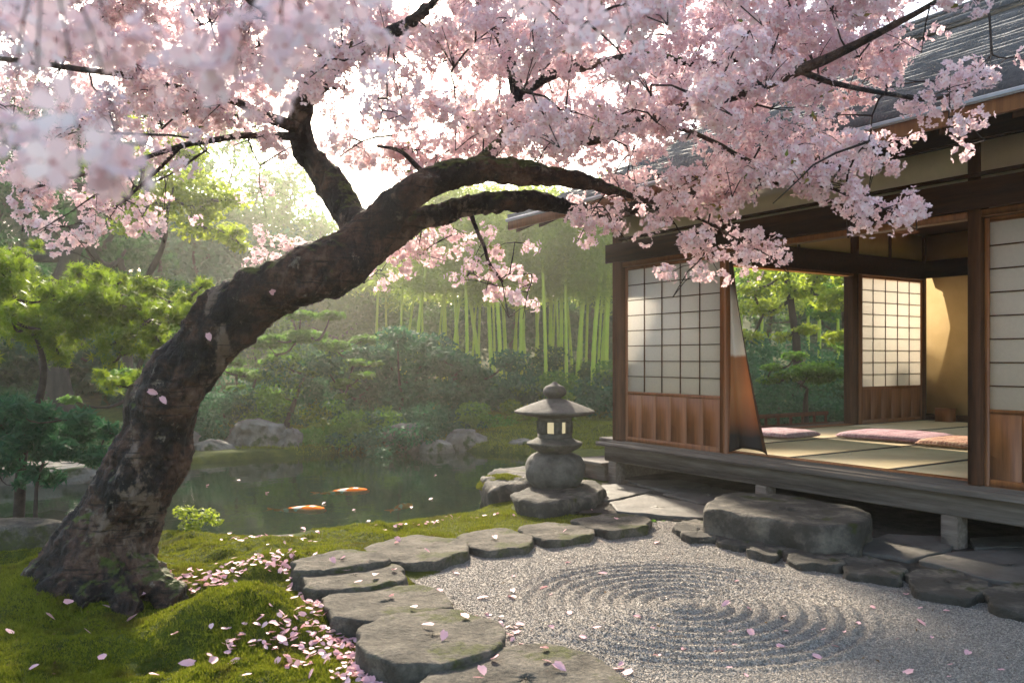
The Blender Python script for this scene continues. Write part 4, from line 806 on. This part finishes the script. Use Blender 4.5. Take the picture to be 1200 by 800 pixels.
for k, (px, py, Y, r, lm, lab) in enumerate([
        (418, 500, 13.3, .55, 'mid', 'round clipped bush by the water left of the mounded shrub'), (385, 505, 13.6, .42, 'maple', 'yellow-green clipped bush on the far shore beneath the layered tree'),
        (575, 503, 14.2, .5, 'mid', 'round dark bush on the moss lawn left of the lantern'), (522, 505, 13.9, .35, 'blue', 'small dark bush at the water in front of the mounded shrub'), (265, 480, 14.0, .6, 'blue', 'blue-green bush on the far shore right of the cherry trunk'),
        (300, 470, 15.5, .8, 'blue', 'taller blue-green bush behind the pale shore rock'), (600, 460, 17, .8, 'blue', 'blue-green bush left behind the lantern below the bamboo'), (655, 458, 17.5, .8, 'mid', 'green bush behind the lantern finial below the bamboo'),
        (705, 462, 16.5, .8, 'blue', 'blue-green bush against the left post of the house'), (560, 452, 19, .8, 'mid', 'soft green bush at the foot of the bamboo grove'), (630, 448, 20, .9, 'blue', 'long low bush under the middle bamboo stalks'), (690, 445, 20.5, .9, 'dark', 'dark bush under the right bamboo stalks'),
        (400, 440, 19, 1.1, 'blue', 'misty bush behind the layered tree'), (340, 430, 21, 1.3, 'mid', 'pale misty bush at the clearing'), (110, 540, 11, .7, 'dark', 'dark bush on the left bank behind the feathery shrub'), (60, 520, 11.5, .8, 'dark', 'second dark bush on the left bank, nearer the edge'), (0, 500, 12, 1.1, 'dark', 'dark bush at the left picture edge over the water'),
        (240, 498, 12.9, .45, 'blue', 'low dark bush at the waterline touching the right side of the trunk'), (365, 512, 12.9, .36, 'mid', 'low bush hanging over the water right of the pale rock'), (450, 512, 12.9, .4, 'blue', 'low bush over the water between clipped bush and low rock'), (490, 498, 13.6, .6, 'blue', 'bush filling the foot of the large mounded shrub'), (548, 490, 14.6, .55, 'blue', 'bush at the right foot of the mounded shrub'),
        (310, 480, 14.3, .7, 'mid', 'bush beneath the layered tree on its left'), (360, 478, 14.6, .7, 'blue', 'bush beneath the layered tree on its right'), (440, 470, 15.8, .9, 'blue', 'tall bush left of the mounded shrub'), (625, 488, 15.2, .4, 'maple', 'small yellow-green bush on the lawn behind the lantern'),
        (905, 478, 13.5, .8, 'blue', 'blue-green bush outside the window, left'), (968, 480, 13.8, .8, 'blue', 'blue-green bush outside the window, right'), (995, 450, 16, 1.1, 'dark', 'dark bush outside the window by its right frame'), (860, 455, 16, 1.1, 'blue', 'tall bush outside the window behind the curtain'), (930, 440, 18, 1.3, 'blue', 'large bush farthest outside the window')]):
    if 12 < Y < 14 and px < 620: py += 6; r *= 1.15; Y -= .35
    growth('bush', px, Y, lab, 'bush', lm, [(px, py - r * .1 * F / Y, 0, r), (px - 18, py + 5, -.1, r * .7), (px + 18, py + 6, .1, r * .7)], int(2600 * r + 900), .075 if Y < 16 else .10, None, .04, group='bushes around the garden', flat=.62, up=.7, seed=30 + k, jitter=3, nm=('foliage', 'stem'), limbs=False, shell=.3)
growth('clipped_tree', 945, 12.6, 'small clipped dark tree with spreading top outside the window', 'tree', 'mid', [(925, 440, 0, .35), (950, 432, 0, .4), (975, 437, 0, .35), (900, 445, 0, .25), (960, 445, 0, .3)], 4500, .06, [(944, 475, 0), (946, 455, 0)], .06, flat=.35, up=1, seed=60, jitter=1)
growth('garden_tree', 930, 15.5, 'slender dark-trunked tree with yellow-green leaves outside the window', 'tree', 'yellow',
       [(890, 360, 0, .6), (930, 340, 0, .6), (975, 355, 0, .6), (900, 320, 0, .6), (960, 315, 0, .6), (1000, 340, 0, .5), (880, 395, 0, .4), (945, 385, 0, .4), (985, 395, 0, .5)], 6500, .10, [(935, 430, 0), (930, 370, 0), (922, 310, 0), (930, 250, 0)], .10, flat=.4, up=1, seed=61, jitter=2)
growth('garden_tree', 1010, 19, 'green tree deeper outside the window behind the dark trunk', 'tree', 'mid', [(980, 360, 0, .9), (1020, 330, 0, .9), (960, 310, 0, .9), (1000, 400, 0, .8), (900, 300, 1, .9), (870, 340, 1, .9)], 7000, .12, [(1005, 420, 0), (1000, 340, 0)], .13, seed=62, jitter=2)
# distant trees in the mist
for k, (px, py, Y, r, lm, lab) in enumerate([
        (300, 330, 27, 2.0, 'blue', 'misty tree over the clearing right of the maple'), (395, 350, 29, 1.8, 'mid', 'misty tree between clearing and bamboo'), (440, 350, 28, 1.5, 'mid', 'pale misty tree left of the bamboo'), (245, 300, 24, 1.9, 'blue', 'misty tree behind the yellow-green maple'), (130, 240, 25, 2.4, 'dark', 'tall dark tree in the mist at upper left'),
        (20, 200, 26, 2.8, 'dark', 'tallest dark tree in the mist at the left edge'), (-90, 230, 24, 2.8, 'dark', 'dark tree at the far left beyond the bank'), (520, 335, 32, 1.8, 'mid', 'soft tree behind the left bamboo stalks'), (600, 345, 31, 2.0, 'dark', 'soft tree behind the middle of the bamboo'), (690, 345, 31, 2.0, 'dark', 'darker tree behind the right bamboo'),
        (330, 250, 33, 2.3, 'mid', 'tall pale tree fading in the mist beside the sun gap'), (255, 240, 29, 2.2, 'mid', 'tall pale tree fading in the mist behind the glowing maple'), (60, 400, 20, 1.6, 'dark', 'dark low tree on the left bank between trunks'), (170, 400, 19, 1.5, 'blue', 'blue-green low tree just left of the cherry trunk across the water'), (-60, 410, 18, 1.8, 'dark', 'dark low tree at the far left over the bank'),
        (800, 290, 30, 2.4, 'mid', 'tree standing behind the house'), (900, 290, 31, 2.4, 'mid', 'distant tree seen high in the window'), (990, 310, 30, 2.2, 'blue', 'distant blue-green tree seen at the right of the window')]):
    growth('distant_tree', px, Y, lab, 'tree', lm, [(px, py, 0, r), (px - r * 14, py + 30, 0, r * .8), (px + r * 14, py + 35, 0, r * .8), (px, py + 55, 0, r * .9)], int(3600 * r), .22, [(px, 400, 0), (px + 5, py + 30, 0)], .16, group='distant trees in the mist', flat=.75, seed=70 + k, jitter=4)
# far wood as one mass
mb = MB(); rng = np.random.default_rng(90); Cs = []; Rs = []
for k in range(170):
    px = rng.uniform(-400, 1700); Y = rng.uniform(38, 56); top = 335 if 280 < px < 740 else 255
    Cs.append(W(px, rng.uniform(top, 420), Y)); Rs.append(rng.uniform(1.5, 2.8))
leaves(mb, np.array(Cs), Rs, 60000, .42, rng, .8, .5); tag(mb.build('forest', LM['dark']), kind='stuff')
# bamboo
M['culm'] = surf('bamboo_culm', (.34, .46, .04), (.52, .58, .08), 3, (1, 1, .3), rough=.4, bs=.1, bscale=20)
LBL = 'tall bright green bamboo stalk in the sunlit grove behind the lantern'
rng = np.random.default_rng(5)
cul = [(497, 22), (512, 24), (530, 20.5), (538, 21), (560, 23), (566, 21), (588, 19.5), (600, 24), (610, 20), (619, 20.5), (628, 24), (640, 19.5), (648, 23), (657, 20.2), (664, 19.6), (672, 22), (676, 19.8), (686, 23), (695, 19.4), (704, 20), (712, 22), (724, 21), (745, 20), (770, 21), (475, 24), (455, 26), (440, 25), (520, 27), (548, 20), (577, 20.3), (553, 25), (594, 21), (605, 22), (633, 21), (645, 20.8), (680, 20.6), (709, 19.7), (523, 21.6), (485, 21), (468, 22), (615, 25), (580, 27), (655, 27), (700, 27), (870, 22), (893, 24), (948, 23), (960, 21), (982, 22)]
for k, (px, Y) in enumerate(cul):
    x = (px - 600) / F * Y; z0 = float(ground_z(x, Y)); H = rng.uniform(4.2, 5.3); ln = rng.normal() * .025 + (-.10 if px in (566, 619) else 0); root = empty('bamboo', (x, Y, z0), label=LBL if px < 800 else 'thin bamboo stalk among the trees outside the window', cat='bamboo', group='bamboo stalks of the grove' if px < 800 else 'bamboo stalks outside the window')
    zs = np.arange(-.1, H, .07); bend = (zs / H) ** 2 * rng.uniform(-.3, .5); P = np.column_stack([ln * zs + bend, 0 * zs + bend * .4, zs]); rad = (.050 if Y < 21.2 else .038) * (1 - .3 * zs / H) * rng.uniform(.8, 1.15); nodez = (zs % .35) < .07
    MB().tube(P, rad * np.where(nodez, 1.16, 1), 7).build('culm', M['culm'], root, smooth=True)
    nb = 26; tz = rng.uniform(.52, 1.0, nb) * H; br = MB(); Cb = []
    for t in tz:
        b0 = np.array([np.interp(t, zs, P[:, 0]), np.interp(t, zs, P[:, 1]), t]); an = rng.uniform(0, 6.28); L = rng.uniform(.4, .9) * (1.1 - .5 * t / H); e = b0 + (math.cos(an) * L, math.sin(an) * L, L * .35)
        br.tube(np.array([b0, (b0 + e) / 2 + (0, 0, .06), e]), [.008, .006, .003], 4, caps=False); Cb += [e, (b0 + e) / 2 + (0, 0, .04), e + (math.cos(an) * .2, math.sin(an) * .2, -.12)]
    br.build('side_shoots', M['culm'], root); lf = MB(); leaves(lf, np.array(Cb), .40, 2000, .15, rng, .55, .3, tpl=LEAF * (.5, 1.1, 1)); lf.build('leaves', LM['bamboo'], root)

# ------------------------------------------------------------------ moss carpet
def on_stone(x, y):
    m = np.zeros(len(x), bool)
    for P in STONES:
        lo, hi = P.min(0) - .05, P.max(0) + .05; s = (x > lo[0]) & (x < hi[0]) & (y > lo[1]) & (y < hi[1])
        if s.any(): idx = np.where(s)[0]; m[idx[inpoly(x[idx], y[idx], P)]] = True
    return m
n = 560000; yy = 2.95 + RNG.random(n) ** 1.25 * 4.6; xx = RNG.uniform(-.66, .14, n) * yy
k = ~inpoly(xx, yy, GRAVEL) & ~inpoly(xx, yy, EARTH); xx, yy = xx[k], yy[k]; k = ~on_stone(xx, yy); xx, yy = xx[k], yy[k]; zz = ground_z(xx, yy); k = zz > WATER_Z - .01
pat = fbm(np.stack([xx * 4, yy * 4, 0 * xx], -1), 3);  xx, yy, zz, pat = xx[k], yy[k], zz[k], pat[k]
mb = MB(); bl = np.array([(-.22, 0, -.3), (.22, 0, -.3), (0, .12, 1)]); nn = RNG.normal(size=(len(xx), 3)) * .45 + (0, 0, 1)
stamp(mb, bl, [(np.array([(0, 1, 2)]), 0)], np.column_stack([xx, yy, zz + .001]), frames(nn), RNG.uniform(.005, .016, len(xx)) * np.clip(1 + pat * 1.6, .85, 2))
tag(mb.build('moss', M['mossblade']), kind='stuff')
# thick moss on the rock by the lantern
c = G(592, 562, .12); n = 9000; th = RNG.random(n) * 6.28; r_ = np.sqrt(RNG.random(n)); q = np.column_stack([c[0] - .02 + np.cos(th) * r_ * .26, c[1] + np.sin(th) * r_ * .26, .155 - .10 * r_ ** 3 + fbm(np.column_stack([th * 2, r_ * 4, r_ * 0]), 2) * .03])
mb = MB(); stamp(mb, bl, [(np.array([(0, 1, 2)]), 0)], q, frames(RNG.normal(size=(n, 3)) * .6 + (0, -.2, 1)), RNG.uniform(.014, .026, n)); mo = mb.build('moss_cover', M['mossblade'], mr, loc=np.array(mr.location)); mo.location = (0, 0, 0)
# grass on the far bank
n = 110000; yy = RNG.uniform(12, 20, n); xx = RNG.uniform(-.45, .18, n) * yy; zz = ground_z(xx, yy); k = zz > WATER_Z - .03; mb = MB()
stamp(mb, bl * (1, 1, 1.2), [(np.array([(0, 1, 2)]), 0)], np.column_stack([xx, yy, zz])[k], frames(RNG.normal(size=(k.sum(), 3)) * .4 + (0, 0, 1)), RNG.uniform(.018, .036, k.sum())); tag(mb.build('grass', M['mossblade']), kind='stuff')

# ------------------------------------------------------------------ koi
def koi(px, py, rot, s, label, zoff=0):
    c = G(px, py, WATER_Z); root = empty('koi', (c[0], c[1], WATER_Z - .020 - zoff), R(rot), label, 'koi fish', 'koi in the pond')
    m, nt, out = nodes('koi_skin'); v = coords(nt); p = N(nt, 'ShaderNodeBsdfPrincipled', Roughness=.9); p.inputs['Specular IOR Level'].default_value = .03; kc = ramp(nt, noise(nt, v, 9 / s ** .5, 2), [(.41, (.85, .74, .60)), (.44, (.95, .20, .015))]); nt.links.new(kc, p.inputs['Base Color']); nt.links.new(p.outputs[0], out.inputs[0])
    t = np.linspace(0, 1, 16); w = np.interp(t, [0, .08, .3, .6, .85, 1], [.016, .046, .066, .048, .020, .012]) * s
    P = np.column_stack([(t - .4) * -.42 * s, .03 * s * np.sin(t * 4.5), 0 * t]); b = MB().tube(P, w, 12); b.v[0] = b.v[0] * (1, 1, .55); b.build('body', m, root, smooth=True)
    fin = N; e = P[-1]; tf_ = MB().add([e + (.01, 0, .012), e + (-.09 * s, .055 * s, .010), e + (-.05 * s, 0, .0), e + (-.10 * s, -.05 * s, -.010)], [(0, 1, 2), (0, 2, 3)]); tf_.build('tail', m, root)
    for sg in (-1, 1): MB().add([P[4] + (0, sg * .045 * s, 0), P[4] + (-.02 * s, sg * .10 * s, -.005), P[4] + (-.06 * s, sg * .085 * s, -.005), P[4] + (-.04 * s, sg * .045 * s, 0)], [(0, 1, 2, 3)]).build('fin', m, root)
    return root
koi(410, 574, 12, 1.2, 'orange and white koi nearest the far side, swimming right'); koi(358, 595, -8, 1.15, 'orange koi with white belly nearer the tree trunk'); koi(473, 589, 60, .8, 'faint deeper koi right of the other two', .018)

# ------------------------------------------------------------------ fallen petals
PT = np.array([(0, -1, 0), (.42, -.55, .10), (.62, .1, .18), (.34, .72, .16), (0, .62, .10), (-.34, .78, .16), (-.62, .1, .18), (-.42, -.55, .10), (0, -.1, .02)]); PF = np.array([(8, i, (i + 1) % 8) for i in range(8)])
petal_mesh = []
for k in range(4):
    pv = PT.copy(); pv[:, 2] += (.25 * pv[:, 0] ** 2 * (k - 1) + .12 * pv[:, 1] * (k % 2)); b = MB().add(pv, PF); o = b.build('petal', M['fallen'], smooth=True); petal_mesh.append(o.data); bpy.data.objects.remove(o)
rp = random.Random(4)
def petal(x, y, z, label, group, s=None, tilt=.35):
    o = bpy.data.objects.new('petal', petal_mesh[rp.randrange(4)]); s = s or rp.uniform(.022, .032); o.location = (float(x), float(y), float(z) + s * .15); o.scale = (s, s * rp.uniform(.95, 1.35), s)
    o.rotation_euler = (rp.uniform(-tilt, tilt), rp.uniform(-tilt, tilt), rp.uniform(0, 6.28)); link(o); return tag(o, label, 'petal', group)
gpet = [(601, 693), (565, 700), (638, 688), (707, 672), (766, 735), (851, 710), (917, 724), (915, 760), (963, 737), (957, 768), (770, 768), (683, 747), (646, 734), (1080, 729), (1134, 763), (1023, 711), (640, 622), (770, 636), (1001, 679), (843, 762), (1092, 683), (1062, 696), (609, 733), (725, 783), (735, 788), (535, 672), (500, 700), (515, 692), (450, 700), (1064, 788), (880, 742), (748, 722), (698, 737), (600, 700), (667, 716)]
for px, py in gpet:
    q = G(px, py, .02); petal(q[0], q[1], gravel_z(q[0], q[1]), 'pink petal lying alone on the raked gravel', 'petals on the gravel')
for _ in range(34):
    px, py = rp.uniform(560, 1180), rp.uniform(650, 795); q = G(px, py, .02)
    if inpoly(q[0], q[1], GRAVEL): petal(q[0], q[1], gravel_z(q[0], q[1]), 'pink petal lying alone on the raked gravel', 'petals on the gravel', rp.uniform(.012, .020))
mpet = [(80, 706), (124, 710), (102, 739), (154, 725), (39, 782), (220, 777), (11, 740), (278, 706), (310, 720), (331, 717), (150, 684), (182, 685), (365, 788), (250, 774), (275, 775), (290, 790), (112, 693), (47, 668), (161, 696), (58, 722), (232, 690), (205, 742), (345, 700), (330, 748), (180, 790), (120, 770), (300, 690)]
for px, py in mpet:
    q = G(px, py, .10)
    for _ in range(4): q = G(px, py, float(ground_z(q[0], q[1])) + .015)
    petal(q[0], q[1], q[2] - .004, 'pale petal lying alone on the dark moss by the trunk', 'petals on the moss', rp.uniform(.022, .034), tilt=.6)
spet = [(0, 565, 786), (0, 580, 772), (0, 640, 775), (0, 655, 782), (0, 638, 760), (0, 560, 795), (1, 520, 745), (1, 545, 722), (1, 502, 733), (2, 459, 698), (2, 485, 712), (3, 405, 668), (3, 440, 674), (3, 462, 668), (3, 420, 682), (4, 402, 654), (4, 390, 657), (5, 466, 632), (5, 465, 636), (5, 500, 645), (6, 580, 630), (7, 662, 622), (8, 722, 608)]
names = ['bottom stepping stone', 'thick rounded stepping stone', 'third stepping stone', 'fourth stepping stone', 'thin stepping stone at the turn', 'large pale stepping stone', 'brownish stepping stone', 'stepping stone left of the last', 'end stepping stone']
for s, px, py in spet:
    z = steps[s][1] + .012; q = G(px, py, z); petal(q[0], q[1], z, 'pink petal on the ' + names[s], 'petals on the stepping stones', tilt=.5)
for px, py in [(510, 557), (432, 611), (415, 598), (380, 590), (280, 563), (313, 578), (243, 569), (505, 585), (482, 595), (355, 620)]:
    q = G(px, py, WATER_Z); petal(q[0], q[1], WATER_Z + .002, 'pale petal floating on the pond', 'petals on the pond', tilt=.05)
dg = bpy.context.evaluated_depsgraph_get(); dg.update()
for px, py, r_ in [(245, 394, .3), (178, 459, 1.2), (191, 469, .6), (320, 342, 1)]:
    d_ = Vector(((px - 600) / F, 1, (HY - py) / F)).normalized(); hit, loc, nrm, idx, ob, _ = scene.ray_cast(dg, Vector((0, 2.2 , CH)) - Vector((0, 2.2, 0)) + d_ * 3.0, d_)
    if hit and ob.name.startswith('trunk'):
        o = petal(loc.x, loc.y, loc.z, 'pink petal stuck to the bark of the cherry trunk', 'petals on the trunk', .026); o.location = loc + nrm * .006; o.rotation_euler = (nrm.to_track_quat('Z', 'Y') @ Matrix.Rotation(r_, 4, 'Z').to_quaternion()).to_euler()
# drift of petals along the stones: too many to count
def drift(pts, n, spread, seed):
    r = np.random.default_rng(seed); L = np.array([G(*p)[:2] for p in pts]); t = r.random(n) * (len(L) - 1); i = t.astype(int); f = (t - i)[:, None]; p = L[i] * (1 - f) + L[i + 1] * f + r.normal(size=(n, 2)) * spread; return p
dp = np.vstack([drift([(215, 700), (250, 690), (300, 680), (345, 678), (365, 700), (395, 735), (390, 760)], 300, .085, 1), drift([(375, 700), (400, 745), (420, 785), (440, 830)], 280, .06, 2), drift([(280, 650), (300, 640), (345, 635), (330, 660)], 45, .09, 3), drift([(260, 775), (310, 765), (345, 752), (370, 765), (345, 790)], 110, .06, 5), drift([(430, 790), (480, 800), (500, 790)], 60, .04, 6), drift([(545, 716), (600, 745), (590, 755)], 22, .03, 8), drift([(440, 628), (520, 612), (600, 604), (660, 598), (760, 601)], 60, .05, 9)])
dp = dp[~on_stone(dp[:, 0], dp[:, 1])]; dz = ground_z(dp[:, 0], dp[:, 1]); ing = inpoly(dp[:, 0], dp[:, 1], GRAVEL); dz = np.where(ing, np.maximum(dz, gravel_z(dp[:, 0], dp[:, 1])), dz + .010); k = dz > WATER_Z
mb = MB(); stamp(mb, PT, [(PF, 0)], np.column_stack([dp, dz + RNG.uniform(0, .012, len(dp))])[k], frames(RNG.normal(size=(k.sum(), 3)) * .38 + (0, 0, 1)), RNG.uniform(.015, .025, k.sum()))
tag(mb.build('petal_drift', M['fallen'], smooth=True), kind='stuff')

# brown leaf and stem litter on the moss and the stones
n = 520; yy = 3.0 + RNG.random(n) * 4.2; xx = RNG.uniform(-.64, .6, n) * yy; zz = np.where(inpoly(xx, yy, GRAVEL), gravel_z(xx, yy), ground_z(xx, yy) + .008); k = (zz > WATER_Z + .03) & ~on_stone(xx, yy) & (~inpoly(xx, yy, GRAVEL) | (RNG.random(n) < .35)) & ~inpoly(xx, yy, EARTH)
M['litter'] = leafmat('leaf_litter', (.05, .028, .012), (.13, .07, .025), (.24, .15, .05), trans=.15, rough=.8, gloss=.1)
mb = MB(); stamp(mb, LEAF * (.8, 1, 1.5), LF, np.column_stack([xx, yy, zz + .004])[k], frames(RNG.normal(size=(k.sum(), 3)) * .3 + (0, 0, 1)), RNG.uniform(.010, .030, k.sum()))
k2 = k & (RNG.random(n) < .4); stamp(mb, LEAF * (.10, 1.6, .3), LF, np.column_stack([xx + .02, yy, zz + .006])[k2], frames(RNG.normal(size=(k2.sum(), 3)) * .2 + (0, 0, 1)), RNG.uniform(.02, .045, k2.sum()))
tag(mb.build('leaf_litter', M['litter']), kind='stuff')

# ------------------------------------------------------------------ haze
hm, hnt, hout = nodes('haze'); hv = N(hnt, 'ShaderNodeVolumePrincipled', Density=HAZE_DENSITY, Anisotropy=.72); hv.inputs['Color'].default_value = (.99, .95, .88, 1)
hnt.links.new(hv.outputs[0], hout.inputs['Volume'])
if HAZE_DENSITY > 0: tag(MB().box((-80, -30, -3.5), (80, 90, 17)).build('haze', hm), kind='stuff')
